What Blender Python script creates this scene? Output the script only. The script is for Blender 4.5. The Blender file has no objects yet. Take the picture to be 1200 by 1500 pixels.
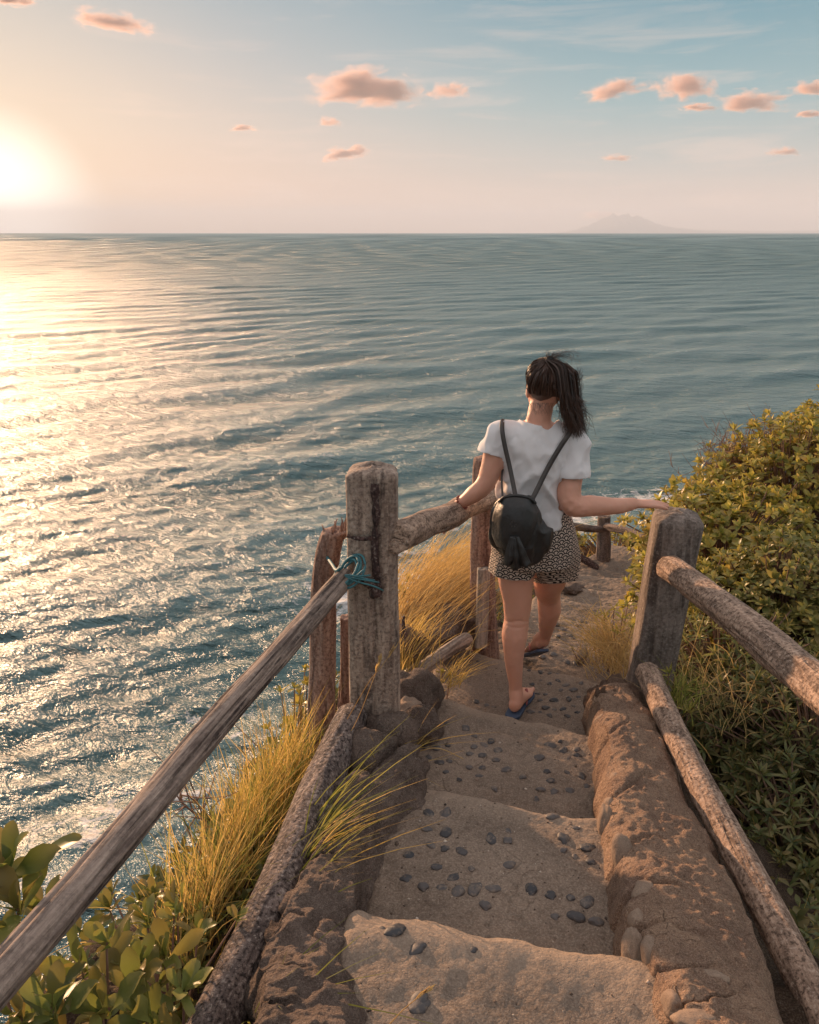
import bpy, bmesh, math, random
import numpy as np
from mathutils import Vector, Matrix, Quaternion

random.seed(7); RNG = np.random.default_rng(11)
SC = bpy.context.scene
COL = SC.collection
R = math.radians

# ---------------------------------------------------------------- camera (at the origin of the place, sea 9.5 m below)
PITCH = math.atan(409 / 1200)
cd = bpy.data.cameras.new('camera'); cam = bpy.data.objects.new('camera', cd); COL.objects.link(cam)
cd.sensor_fit = 'HORIZONTAL'; cd.sensor_width = 24; cd.lens = 24
cd.clip_start = 0.02; cd.clip_end = 300000
cam.location = (0, 0, 0); cam.rotation_euler = (math.pi / 2 - PITCH, 0, 0)
SC.camera = cam

# ---------------------------------------------------------------- light
SUN_AZ = R(-34)           # left of the view direction (+Y)
GLOW_AZ = R(-25.8)
SUN_EL = R(8.0)
SDIR = Vector((math.sin(SUN_AZ) * math.cos(SUN_EL), math.cos(SUN_AZ) * math.cos(SUN_EL), math.sin(SUN_EL)))
GLOW_EL = R(0.2)
GDIR = Vector((math.sin(GLOW_AZ) * math.cos(GLOW_EL), math.cos(GLOW_AZ) * math.cos(GLOW_EL), math.sin(GLOW_EL)))
sl = bpy.data.lights.new('sun', 'SUN'); so = bpy.data.objects.new('sun', sl); COL.objects.link(so)
sl.energy = 5.0; sl.angle = R(0.9); sl.color = (1.0, 0.60, 0.34)
so.rotation_euler = SDIR.to_track_quat('Z', 'Y').to_euler()

SC.view_settings.view_transform = 'Standard'; SC.view_settings.look = 'None'
SC.view_settings.exposure = 0.92; SC.view_settings.gamma = 1.0
SC.view_settings.use_curve_mapping = False
SC.cycles.use_denoising = True
SC.cycles.max_bounces = 8; SC.cycles.diffuse_bounces = 3; SC.cycles.glossy_bounces = 3
SC.cycles.volume_bounces = 3; SC.cycles.transparent_max_bounces = 8
SC.cycles.sample_clamp_indirect = 4.0
SC.cycles.volume_step_rate = 2.0

def lin(c):
    return tuple((v / 255 / 12.92) if v / 255 <= .04045 else ((v / 255 + .055) / 1.055) ** 2.4 for v in c) + (1,)

# ---------------------------------------------------------------- node helper
class NB:
    def __init__(s, tree): s.t = tree; s.n = tree.nodes; s.l = tree.links
    def _in(s, sock, v):
        if isinstance(v, bpy.types.NodeSocket): s.l.new(v, sock)
        elif v is not None:
            try: sock.default_value = v
            except Exception:
                sock.default_value = tuple(v)[:3] if hasattr(v, '__len__') else (v, v, v)
    def add(s, typ, out=0, props=None, **ins):
        nd = s.n.new(typ)
        for k, v in (props or {}).items(): setattr(nd, k, v)
        for k, v in ins.items():
            key = k.replace('_', ' ')
            if k.startswith('i') and k[1:].isdigit(): s._in(nd.inputs[int(k[1:])], v)
            else: s._in(nd.inputs[key], v)
        return nd.outputs[out] if out is not None else nd
    def m(s, op, a, b=None, c=None, clamp=False):
        nd = s.n.new('ShaderNodeMath'); nd.operation = op; nd.use_clamp = clamp
        s._in(nd.inputs[0], a)
        if b is not None: s._in(nd.inputs[1], b)
        if c is not None: s._in(nd.inputs[2], c)
        return nd.outputs[0]
    def vm(s, op, a, b=None, out=0):
        nd = s.n.new('ShaderNodeVectorMath'); nd.operation = op
        s._in(nd.inputs[0], a)
        if b is not None: s._in(nd.inputs[1], b)
        return nd.outputs[out]
    def sep(s, v): nd = s.n.new('ShaderNodeSeparateXYZ'); s._in(nd.inputs[0], v); return nd.outputs
    def comb(s, x, y, z):
        nd = s.n.new('ShaderNodeCombineXYZ')
        for i, v in enumerate((x, y, z)): s._in(nd.inputs[i], v)
        return nd.outputs[0]
    def ramp(s, fac, stops, interp='LINEAR'):
        nd = s.n.new('ShaderNodeValToRGB'); cr = nd.color_ramp; cr.interpolation = interp
        while len(cr.elements) < len(stops): cr.elements.new(0.5)
        for e, (p, c) in zip(cr.elements, stops):
            e.position = p; e.color = c if hasattr(c, '__len__') else (c, c, c, 1)
        s._in(nd.inputs[0], fac); return nd.outputs[0]
    def mix(s, f, a, b, blend='MIX'):
        nd = s.n.new('ShaderNodeMix'); nd.data_type = 'RGBA'; nd.blend_type = blend
        s._in(nd.inputs[0], f); s._in(nd.inputs[6], a); s._in(nd.inputs[7], b); return nd.outputs[2]
    def mr(s, v, a, b, c=0., d=1., smooth=False):
        nd = s.n.new('ShaderNodeMapRange'); nd.interpolation_type = 'SMOOTHSTEP' if smooth else 'LINEAR'
        for i, x in enumerate((v, a, b, c, d)): s._in(nd.inputs[i], x)
        return nd.outputs[0]
    def noise(s, vec, scale, detail=4., rough=.55, dist=0., out=0):
        nd = s.n.new('ShaderNodeTexNoise'); s._in(nd.inputs['Vector'], vec)
        nd.inputs['Scale'].default_value = scale; nd.inputs['Detail'].default_value = detail
        nd.inputs['Roughness'].default_value = rough; nd.inputs['Distortion'].default_value = dist
        return nd.outputs[out]
    def voro(s, vec, scale, feature='F1', rnd=1., out='Distance'):
        nd = s.n.new('ShaderNodeTexVoronoi'); nd.feature = feature; s._in(nd.inputs['Vector'], vec)
        nd.inputs['Scale'].default_value = scale; nd.inputs['Randomness'].default_value = rnd
        return nd.outputs[out]
    def bump(s, h, strength=.5, dist=.01, normal=None):
        nd = s.n.new('ShaderNodeBump'); s._in(nd.inputs['Height'], h)
        nd.inputs['Strength'].default_value = strength; nd.inputs['Distance'].default_value = dist
        if normal is not None: s.l.new(normal, nd.inputs['Normal'])
        return nd.outputs[0]

# ---------------------------------------------------------------- sky
W = bpy.data.worlds.new('World'); SC.world = W; W.use_nodes = True
nb = NB(W.node_tree); W.node_tree.nodes.clear()
tc = nb.add('ShaderNodeTexCoord', out=None).outputs['Generated']
d = nb.vm('NORMALIZE', tc)
dx, dy, dz = nb.sep(d)
el = nb.m('MULTIPLY', nb.m('ARCSINE', nb.m('MAXIMUM', dz, 0.0)), 2 / math.pi)        # 0..1 = 0..90 deg
gam = nb.m('MULTIPLY', nb.m('ARCCOSINE', nb.m('MINIMUM', nb.vm('DOT_PRODUCT', d, tuple(GDIR), out=1), 1.)), 1 / math.pi)  # 0..1 = 0..180
def dg(x): return x / 90.
base = nb.ramp(el, [(0, lin((226, 198, 182))), (dg(1.6), lin((218, 196, 184))), (dg(4), lin((180, 186, 184))),
                    (dg(7.5), lin((132, 172, 180))), (dg(13), lin((80, 145, 165))), (dg(30), lin((202, 202, 206))), (1, lin((240, 230, 226)))])  # stops above the view brightened as added fill for shadows, likewise in warm
warm = nb.ramp(el, [(0, lin((250, 196, 160))), (dg(2.5), lin((246, 200, 174))), (dg(6), lin((224, 200, 186))),
                    (dg(10), lin((198, 190, 187))), (dg(14), lin((174, 180, 184))), (dg(35), lin((222, 214, 212))), (1, lin((240, 230, 226)))])
wf = nb.mr(gam, 6 / 180, 44 / 180, 1., 0., True)
sky = nb.mix(wf, base, warm)
cirv = nb.vm('MULTIPLY', d, (2.2, 2.2, 22.))
cir = nb.noise(cirv, 2.6, 5., .6, .6)
cirf = nb.m('MULTIPLY', nb.mr(cir, .47, .72, 0., .5, True), nb.mr(el, 0., dg(14), 1., .35))
sky = nb.mix(cirf, sky, lin((246, 214, 198)))
bk = nb.noise(nb.vm('MULTIPLY', d, (2.4, 2.4, 60.)), 1.7, 4., .55, .3)
bkf = nb.m('MULTIPLY', nb.mr(bk, .5, .7, 0., .5, True), nb.mr(el, dg(.3), dg(3.8), 1., 0., True))
sky = nb.mix(nb.m('MULTIPLY', bkf, nb.mr(gam, .06, .2, 0., 1.)), sky, lin((186, 168, 170)))
g1 = nb.mr(gam, 1.2 / 180, 7.6 / 180, 1., 0., True)
sky = nb.mix(nb.m('MULTIPLY', nb.m('POWER', nb.mr(gam, 0., 22 / 180, 1., 0.), 2.0), .85), sky, lin((255, 222, 178)))
sky = nb.mix(g1, sky, (2.4, 2.2, 2.0, 1))
nsk = nb.n.new('ShaderNodeTexSky'); nsk.sky_type = 'NISHITA'; nsk.sun_disc = False
nsk.sun_elevation = SUN_EL; nsk.sun_rotation = SUN_AZ; nsk.altitude = 10; nsk.dust_density = 1.0
bg1 = nb.add('ShaderNodeBackground', Color=nsk.outputs[0], Strength=0.004)
bg2 = nb.add('ShaderNodeBackground', Color=sky, Strength=0.55)
ad = nb.add('ShaderNodeAddShader', i0=bg1, i1=bg2)
nb.add('ShaderNodeOutputWorld', out=None, Surface=ad)

# ---------------------------------------------------------------- pixel of the photograph (1200x1500) + distance -> point
CP, SP = math.cos(PITCH), math.sin(PITCH)
def ray(px, py):
    a = (px - 600) / 1200; b = (750 - py) / 1200
    return Vector((a, CP + b * SP, -SP + b * CP))
def P(px, py, Y): r = ray(px, py); return r * (Y / r.y)
def PZ(px, py, Z): r = ray(px, py); return r * (Z / r.z)

# ---------------------------------------------------------------- numpy noise
_perm = np.random.default_rng(3).permutation(256); _perm = np.concatenate([_perm, _perm, _perm])
_gv = np.random.default_rng(4).random(256) * 2 - 1
def vnoise(p):
    p = np.asarray(p, float); i = np.floor(p).astype(int); f = p - i; i &= 255
    f = f * f * f * (f * (f * 6 - 15) + 10)
    def h(a, b, c): return _gv[_perm[_perm[_perm[a & 255] + (b & 255)] + (c & 255)] & 255]
    x, y, z = i[..., 0], i[..., 1], i[..., 2]; fx, fy, fz = f[..., 0], f[..., 1], f[..., 2]
    def L(a, b, t): return a + (b - a) * t
    return L(L(L(h(x, y, z), h(x + 1, y, z), fx), L(h(x, y + 1, z), h(x + 1, y + 1, z), fx), fy),
             L(L(h(x, y, z + 1), h(x + 1, y, z + 1), fx), L(h(x, y + 1, z + 1), h(x + 1, y + 1, z + 1), fx), fy), fz)
def fbm(p, oct=4, gain=.5):
    p = np.asarray(p, float); a = 1.; s = 0.; q = p + 17.3
    for _ in range(oct): s = s + a * vnoise(q); q = q * 2.03 + 5.1; a *= gain
    return s
def sstep(x, a, b): t = np.clip((x - a) / (b - a), 0, 1); return t * t * (3 - 2 * t)

# ---------------------------------------------------------------- object helpers
def tag(o, label=None, cat=None, group=None, kind=None):
    if label: o['label'] = label
    if cat: o['category'] = cat
    if group: o['group'] = group
    if kind: o['kind'] = kind
    return o
def empty(name, loc=(0, 0, 0), label=None, cat=None, group=None, kind=None):
    o = bpy.data.objects.new(name, None); o.location = loc; o.empty_display_size = .1
    COL.objects.link(o); bpy.context.view_layer.update() if False else None
    return tag(o, label, cat, group, kind)
def link(name, me, mat=None, parent=None, label=None, cat=None, group=None, kind=None, loc=None, rot=None, scale=None):
    if mat is not None and not me.materials: me.materials.append(mat)
    o = bpy.data.objects.new(name, me); COL.objects.link(o)
    if loc is not None: o.location = loc
    if rot is not None:
        o.rotation_mode = 'QUATERNION'; o.rotation_quaternion = rot
    if scale is not None: o.scale = scale
    if parent is not None: o.parent = parent
    return tag(o, label, cat, group, kind)
def mesh_np(name, verts, faces, smooth=True, attrs=None):
    """verts (n,3); faces (m,k) int array or list of lists"""
    me = bpy.data.meshes.new(name)
    verts = np.asarray(verts, np.float32)
    if isinstance(faces, np.ndarray):
        k = faces.shape[1]; m = len(faces)
        me.vertices.add(len(verts)); me.vertices.foreach_set('co', verts.ravel())
        me.loops.add(m * k); me.loops.foreach_set('vertex_index', faces.ravel().astype(np.int32))
        me.polygons.add(m); me.polygons.foreach_set('loop_start', np.arange(0, m * k, k, dtype=np.int32))
        try: me.polygons.foreach_set('loop_total', np.full(m, k, np.int32))
        except Exception: pass
    else: me.from_pydata([tuple(v) for v in verts], [], faces)
    if smooth: me.polygons.foreach_set('use_smooth', np.ones(len(me.polygons), bool))
    for k, v in (attrs or {}).items():
        a = me.attributes.new(k, 'FLOAT', 'POINT'); a.data.foreach_set('value', np.asarray(v, np.float32))
    me.update(calc_edges=True); me.validate(clean_customdata=False)
    return me
def grid_faces(nr, nc, wrap=False, flip=False):
    r = np.arange(nr - 1)[:, None]; c = np.arange(nc if wrap else nc - 1)[None, :]
    c2 = (c + 1) % nc
    f = np.stack([r * nc + c, r * nc + c2, (r + 1) * nc + c2, (r + 1) * nc + c], -1).reshape(-1, 4)
    return f[:, ::-1].copy() if flip else f

# ================================================================ MATERIALS
M = {}
def new_mat(name):
    m = bpy.data.materials.new(name); m.use_nodes = True; m.node_tree.nodes.clear(); b = NB(m.node_tree); M[name] = m
    return m, b
def out(b, sh, vol=None):
    o = b.n.new('ShaderNodeOutputMaterial')
    if sh is not None: b.l.new(sh, o.inputs[0])
    if vol is not None: b.l.new(vol, o.inputs[1])
def objc(b): return b.add('ShaderNodeTexCoord', out=3)
def geo_pos(b): return b.add('ShaderNodeNewGeometry', out=0)

def mat_wood(name, c_dark, c_light, c_crack, grain=14., stretch=.09, speck=0., bumps=.9, lichen=None, rough=.85, crackamt=.5):
    """weathered wood; the piece's own Z is its grain"""
    m, b = new_mat(name); p = objc(b)
    rnd = b.add('ShaderNodeObjectInfo', out=5)
    p = b.vm('ADD', p, b.comb(b.m('MULTIPLY', rnd, 13.), 0., b.m('MULTIPLY', rnd, 7.)))
    g = b.vm('MULTIPLY', p, (1., 1., stretch))
    n1 = b.noise(g, grain * 4, 6., .6, .4); n2 = b.noise(p, 9., 5., .6); n3 = b.noise(g, grain * 14, 4., .6)
    col = b.mix(b.mr(n1, .35, .68), c_dark, c_light)
    col = b.mix(b.m('MULTIPLY', b.mr(n2, .5, .72), .45), col, b.mix(.5, c_dark, c_light))
    cr = b.mr(b.noise(b.vm('MULTIPLY', p, (1., 1., stretch * .45)), grain * 2.2, 3., .5, .7), .43, .36, 0., 1.)
    cr = b.m('MULTIPLY', cr, b.mr(n2, .35, .55))
    col = b.mix(b.m('MULTIPLY', cr, crackamt), col, c_crack)
    h = b.m('ADD', b.m('MULTIPLY', n1, .6), b.m('MULTIPLY', n3, .35))
    h = b.m('SUBTRACT', h, b.m('MULTIPLY', cr, .8))
    if speck:
        v = b.noise(p, 85., 3., .7); v2 = b.voro(p, 60.)
        col = b.mix(b.m('MULTIPLY', b.mr(v, .52, .62), speck), col, c_crack)
        col = b.mix(b.m('MULTIPLY', b.mr(v, .44, .36), speck * .6), col, b.mix(.4, c_light, (.8, .7, .6, 1)))
        h = b.m('ADD', h, b.m('MULTIPLY', v, speck * 1.1)); h = b.m('ADD', h, b.m('MULTIPLY', v2, speck * .5))
    if lichen:
        lf = b.mr(b.noise(p, 22., 6., .75), .56, .64)
        col = b.mix(b.m('MULTIPLY', lf, .65), col, lichen); h = b.m('ADD', h, b.m('MULTIPLY', lf, .3))
    s = b.add('ShaderNodeBsdfPrincipled', Base_Color=col, Roughness=rough, Normal=b.bump(h, bumps, .006))
    s.node.inputs['Specular IOR Level'].default_value = .3
    out(b, s); return m
mat_wood('grey_driftwood', (.12, .085, .07, 1), (.44, .335, .27, 1), (.03, .02, .018, 1), 22., .07, .25, 1., crackamt=.9)
mat_wood('rough_rail_wood', (.16, .105, .075, 1), (.54, .37, .27, 1), (.05, .03, .022, 1), 12., .18, .75, 1.)
mat_wood('crusty_rail_wood', (.07, .052, .047, 1), (.25, .19, .165, 1), (.025, .018, .016, 1), 12., .3, .9, 1., lichen=(.36, .3, .27, 1))
mat_wood('red_brown_log', (.17, .095, .07, 1), (.46, .29, .22, 1), (.05, .02, .02, 1), 10., .12, .5, 1.)
mat_wood('pale_stick', (.2, .16, .13, 1), (.5, .41, .34, 1), (.07, .05, .04, 1), 14., .08, .35, .8)
mat_wood('dark_bark', (.05, .03, .028, 1), (.11, .06, .05, 1), (.02, .012, .01, 1), 10., .4, .8, 1.)
mat_wood('old_post', (.19, .13, .10, 1), (.5, .38, .30, 1), (.05, .035, .03, 1), 9., .14, .55, 1., lichen=(.44, .33, .27, 1), crackamt=.8)
mat_wood('grey_post', (.11, .085, .07, 1), (.29, .23, .195, 1), (.05, .035, .03, 1), 8., .14, .45, .8, crackamt=.7)
mat_wood('far_post', (.09, .065, .055, 1), (.24, .17, .14, 1), (.03, .02, .02, 1), 8., .2, .5, 1.)

def mat_ground(name, c1, c2, c3, sc=1., grit=.5, bumps=.8, dist=.012):
    m, b = new_mat(name); p = geo_pos(b)
    n1 = b.noise(p, 3.2 * sc, 6., .6); n2 = b.noise(p, 28. * sc, 5., .65); n3 = b.noise(p, 170. * sc, 4., .7)
    col = b.mix(b.mr(n1, .35, .68), c1, c2)
    col = b.mix(b.m('MULTIPLY', b.mr(n2, .5, .75), .6), col, c3)
    col = b.mix(b.m('MULTIPLY', b.mr(n3, .4, .7), grit), col, b.mix(.55, col, (.02, .015, .012, 1)))
    col = b.mix(b.m('MULTIPLY', b.mr(n3, .5, .38), grit * .5), col, b.mix(.4, col, (.8, .66, .52, 1)))
    n4 = b.noise(p, 75. * sc, 3., .75); vc = b.voro(p, 55. * sc)
    col = b.mix(b.m('MULTIPLY', b.mr(n4, .56, .66), grit * .8), col, b.mix(.6, col, (.015, .011, .01, 1)))
    col = b.mix(b.m('MULTIPLY', b.mr(n4, .40, .32), grit * .5), col, b.mix(.45, col, (.85, .7, .56, 1)))
    ck = b.mr(b.voro(b.vm('ADD', p, b.vm('MULTIPLY', b.noise(p, 6., 3., out=1), (.12, .12, .12))), 5.5 * sc, 'DISTANCE_TO_EDGE'), .018, 0., 0., 1.)
    ck = b.m('MULTIPLY', ck, b.mr(n1, .54, .66)); col = b.mix(b.m('MULTIPLY', ck, .25), col, (.03, .02, .016, 1))
    h = b.m('ADD', b.m('MULTIPLY', n2, .9), b.m('MULTIPLY', n3, .35)); h = b.m('ADD', h, b.m('MULTIPLY', n1, .8)); h = b.m('ADD', h, b.m('MULTIPLY', n4, .5))
    h = b.m('SUBTRACT', h, b.m('MULTIPLY', ck, .5)); h = b.m('SUBTRACT', h, b.m('MULTIPLY', vc, .3))
    s = b.add('ShaderNodeBsdfPrincipled', Base_Color=col, Roughness=.92, Normal=b.bump(h, bumps, dist))
    s.node.inputs['Specular IOR Level'].default_value = .2
    out(b, s); return m
mat_ground('sandy_step', (.205, .155, .12, 1), (.31, .235, .18, 1), (.13, .095, .073, 1), 1., .55, .8, .012)
mat_ground('soil', (.06, .038, .026, 1), (.13, .085, .055, 1), (.2, .13, .08, 1), 1.4, .6, 1., .03)
mat_ground('rock', (.12, .085, .07, 1), (.27, .2, .165, 1), (.34, .26, .21, 1), 2., .7, 1., .02)
mat_ground('curb_rock', (.25, .155, .11, 1), (.47, .31, .21, 1), (.15, .09, .07, 1), 1.8, .85, 1., .016)
mat_ground('river_stone', (.22, .155, .115, 1), (.34, .25, .185, 1), (.17, .115, .085, 1), 3., .4, .4, .005)
mat_ground('root_mound', (.2, .12, .085, 1), (.36, .23, .16, 1), (.1, .06, .045, 1), 5., .7, 1., .02)

def add_wear_shading(m):  # worn, lit nosings and dirty, shaded tread backs painted into the colour
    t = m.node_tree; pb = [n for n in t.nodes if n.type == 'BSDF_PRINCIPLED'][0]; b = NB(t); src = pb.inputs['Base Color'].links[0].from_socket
    w = b.add('ShaderNodeAttribute', out=2, props={'attribute_name': 'wear_shading'}); p = geo_pos(b); n = b.noise(p, 14., 5., .65)
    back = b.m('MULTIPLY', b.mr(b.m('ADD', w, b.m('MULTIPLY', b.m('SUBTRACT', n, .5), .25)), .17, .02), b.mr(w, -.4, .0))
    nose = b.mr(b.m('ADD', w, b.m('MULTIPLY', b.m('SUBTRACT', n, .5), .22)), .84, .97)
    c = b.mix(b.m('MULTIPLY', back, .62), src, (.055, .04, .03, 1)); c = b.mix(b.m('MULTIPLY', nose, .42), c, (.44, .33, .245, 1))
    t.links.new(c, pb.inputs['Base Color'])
add_wear_shading(M['sandy_step'])

m, b = new_mat('pebble'); p = geo_pos(b); rnd = b.add('ShaderNodeObjectInfo', out=5)
c = b.mix(rnd, (.035, .036, .042, 1), (.11, .095, .09, 1)); c = b.mix(b.mr(b.noise(p, 45., 5., .7), .5, .68), c, (.2, .155, .12, 1))
s = b.add('ShaderNodeBsdfPrincipled', Base_Color=c, Roughness=.62, Normal=b.bump(b.noise(p, 160., 3.), .3, .002)); out(b, s)

def mat_leaf(name, c1, c2, trans=.4, rough=.45, tipc=None, spec=.35):
    m, b = new_mat(name)
    r1 = b.add('ShaderNodeNewGeometry', out=8); r2 = b.add('ShaderNodeObjectInfo', out=5)
    rnd = b.m('FRACT', b.m('ADD', b.m('MULTIPLY', r1, 7.13), r2))
    col = b.mix(rnd, c1, c2)
    if tipc:
        a = b.add('ShaderNodeAttribute', out=2, props={'attribute_name': 'tip'})
        r3 = b.m('FRACT', b.m('MULTIPLY', rnd, 5.7))
        col = b.mix(b.m('MULTIPLY', b.mr(r3, .45, 1.), .8), col, tipc)
        col = b.mix(b.m('MULTIPLY', b.m('POWER', a, 3.), .45), col, tipc)
    p = geo_pos(b); col = b.mix(b.m('MULTIPLY', b.noise(p, 60., 3.), .35), col, b.mix(.5, col, (.03, .03, .01, 1)))
    s = b.add('ShaderNodeBsdfPrincipled', Base_Color=col, Roughness=rough)
    s.node.inputs['Specular IOR Level'].default_value = spec
    t = b.add('ShaderNodeBsdfTranslucent', Color=b.mix(.35, col, (1., .95, .3, 1), 'MULTIPLY'))
    t.node.inputs[0].default_value = (1, 1, 1, 1)
    sh = b.add('ShaderNodeMixShader', i0=trans, i1=s, i2=t)
    out(b, sh); return m
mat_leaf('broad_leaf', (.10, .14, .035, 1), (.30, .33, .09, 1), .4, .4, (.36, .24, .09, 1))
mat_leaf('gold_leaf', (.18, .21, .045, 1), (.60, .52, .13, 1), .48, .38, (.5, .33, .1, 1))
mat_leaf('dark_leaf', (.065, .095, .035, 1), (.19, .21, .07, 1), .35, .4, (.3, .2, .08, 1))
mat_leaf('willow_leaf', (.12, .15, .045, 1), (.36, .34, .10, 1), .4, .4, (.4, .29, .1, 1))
mat_leaf('yellow_grass', (.46, .33, .09, 1), (.88, .62, .27, 1), .5, .6, None, .15)
mat_leaf('green_grass', (.14, .18, .04, 1), (.5, .46, .14, 1), .5, .55, None, .2)
mat_leaf('dry_grass', (.5, .33, .15, 1), (.78, .56, .28, 1), .5, .65, None, .15)
mat_leaf('brown_twig', (.2, .12, .09, 1), (.36, .22, .16, 1), .0, .8, None, .1)
# ================================================================ SEA
SEA = -9.5
def build_sea():
    # rings follow what the eye resolves: fine near the cliff, coarser out to the horizon
    rr = [3.0]
    while rr[-1] < 160: rr.append(rr[-1] + max(.055, .0055 * rr[-1]))
    while rr[-1] < 45000: rr.append(rr[-1] * (1.0085 if rr[-1] < 1200 else 1.03))
    rr = np.array(rr)
    az = np.concatenate([np.linspace(-180, -42, 60)[:-1], np.linspace(-42, 42, 660), np.linspace(42, 180, 60)[1:]])
    az = np.radians(az); nr, nc = len(rr), len(az)
    X = rr[:, None] * np.sin(az)[None]; Y = rr[:, None] * np.cos(az)[None]
    Rr = np.repeat(rr[:, None], nc, 1)
    dr = np.gradient(rr)[:, None] * np.ones((1, nc))
    GEO = .36
    Z = np.zeros_like(X); DX = np.zeros_like(X); DY = np.zeros_like(X); J = np.zeros_like(X); SX = np.zeros_like(X); SY = np.zeros_like(X)
    rg = np.random.default_rng(5)
    n = 150
    lam = np.exp(np.linspace(np.log(.38), np.log(15.), n)) * (1 + .04 * rg.standard_normal(n))
    th0 = math.radians(116)
    gust = 1 + .7 * fbm(np.stack([X / 30, Y / 30, np.zeros_like(X)], -1), 3)
    for L in lam:
        th = th0 + rg.standard_normal() * (.22 + .30 * (1 - min(1, L / 9)))
        k = 2 * math.pi / L; kx, ky = k * math.cos(th), k * math.sin(th)
        slope = .022 * (.42 + .75 * math.exp(-((math.log(L / 7.)) / .5) ** 2) + .75 * math.exp(-((math.log(L / .9)) / .75) ** 2))
        A = slope / k * (.6 + .8 * rg.random())
        fade = np.clip((L / dr - 2.5) / 3., 0, 1)
        rows = fade[:, 0] > 0
        if not rows.any(): continue
        ph = kx * X[rows] + ky * Y[rows] + rg.random() * 6.283
        f = fade[rows] * (1 if L > 4 else gust[rows])
        s_, c_ = np.sin(ph), np.cos(ph)
        Z[rows] += A * f * c_; DX[rows] -= .85 * A * f * s_ * math.cos(th); DY[rows] -= .85 * A * f * s_ * math.sin(th)
        SX[rows] -= A * k * f * s_ * math.cos(th); SY[rows] -= A * k * f * s_ * math.sin(th)
        J[rows] += A * k * f * c_ * (1.5 if L > 2 else 1.)
    # long slopes far out, where single waves are smaller than the rings
    for L in np.exp(np.linspace(np.log(9), np.log(900), 90)):
        th = th0 + rg.standard_normal() * .6; k = 2 * math.pi / L
        w = np.exp(-((np.log(L / (dr * 5.5))) / .55) ** 2) * sstep(Rr, 90, 260)
        rows = w[:, 0] > .01
        if rows.any():
            ph = k * (math.cos(th) * X[rows] + math.sin(th) * Y[rows]) + rg.random() * 6.283; a_ = .05 * min(1., (200. / L) ** .4) * w[rows]
            Z[rows] += a_ * .4 / k * np.cos(ph); SX[rows] -= a_ * np.sin(ph) * math.cos(th); SY[rows] -= a_ * np.sin(ph) * math.sin(th)
    V = np.stack([X + .5 * DX, Y + .5 * DY, GEO * Z], -1)
    # where foam lies: steep crests, the surf below the cliff
    q = np.stack([X / 5.5, Y / 5.5, np.zeros_like(X)], -1)
    pat = fbm(q, 4)
    crest = sstep(J * 1.35 + .18 * pat, .36, .78) * sstep(Rr, 500, 120)
    def surf(cx, cy, rx, ry, rot=0.):
        c, s = math.cos(rot), math.sin(rot); a = (X - cx) * c + (Y - cy) * s; b_ = -(X - cx) * s + (Y - cy) * c
        return np.exp(-(a / rx) ** 2 - (b_ / ry) ** 2)
    sf = (surf(-1.8, 20.5, 2.6, 1.7, .3) * .5 + surf(.8, 22.0, 3.2, 2.2, .5) * .5 + surf(5.5, 27.5, 3.4, 1.6, .2) * .7 + surf(9.5, 29.5, 4, 1.6, .1) * .6
          + surf(-4.2, 15.0, 2.0, 1.2, .5) * .35 + surf(-5.5, 11.6, 2.2, .8, .5) * .45)
    foam = np.clip(crest * .32 + sf * (.75 + .4 * pat), 0, 1)
    swirl = sf
    Z2 = V.reshape(-1, 3)
    me = mesh_np('sea', Z2, grid_faces(nr, nc, flip=True), True, {'foam': foam.ravel(), 'height': Z.ravel(), 'sx': SX.ravel(), 'sy': SY.ravel()})
    m, b = new_mat('sea_water'); p = geo_pos(b)
    fo = b.add('ShaderNodeAttribute', out=2, props={'attribute_name': 'foam'})
    ht = b.add('ShaderNodeAttribute', out=2, props={'attribute_name': 'height'})
    dist = b.vm('LENGTH', p, out=1)
    st = b.add('ShaderNodeVectorRotate', Vector=p, Angle=R(26)); st.node.rotation_type = 'Z_AXIS'
    ps = b.vm('MULTIPLY', st, (.55, 1.25, 1.))
    n1 = b.noise(ps, 3.2, 5., .62, .5); n2 = b.noise(ps, 11., 3., .6, .2); n3 = b.noise(ps, .55, 6., .66, .3)
    h = b.m('ADD', b.m('MULTIPLY', n1, .24), b.m('MULTIPLY', n2, .08)); h = b.m('ADD', h, b.m('MULTIPLY', b.m('MULTIPLY', n3, 1.5), b.mr(dist, 40, 250)))
    n0 = b.noise(ps, 1.15, 5., .6, .6); h = b.m('ADD', h, b.m('MULTIPLY', n0, .55))
    ax = b.add('ShaderNodeAttribute', out=2, props={'attribute_name': 'sx'}); ay = b.add('ShaderNodeAttribute', out=2, props={'attribute_name': 'sy'})
    nrm = b.vm('NORMALIZE', b.comb(b.m('MULTIPLY', ax, -2.1), b.m('MULTIPLY', ay, -2.1), 1.))
    nm = b.bump(h, 1., 1., nrm)
    w = b.vm('ADD', p, b.vm('MULTIPLY', b.noise(p, 1.2, 4., .6, out=1), (1.3, 1.3, 0.)))
    web = b.mr(b.voro(w, 1.5, 'DISTANCE_TO_EDGE'), .17, .0)
    web2 = b.mr(b.voro(w, 3.9, 'DISTANCE_TO_EDGE'), .2, .0)
    fn = b.noise(p, 7., 6., .7)
    ff = b.m('ADD', b.m('MULTIPLY', web, .55), b.m('MULTIPLY', web2, .4)); ff = b.m('ADD', ff, b.m('MULTIPLY', fn, .55))
    fmask = b.mr(b.m('ADD', fo, b.m('MULTIPLY', ff, .6)), .80, 1.12, 0., 1., True)
    fmask = b.m('MULTIPLY', fmask, b.mr(fo, .06, .3))
    deep = b.mix(b.mr(ht, -.3, .4), (.085, .165, .17, 1), (.20, .30, .30, 1))
    deep = b.mix(b.m('MULTIPLY', fo, .5), deep, (.16, .22, .2, 1))
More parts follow.
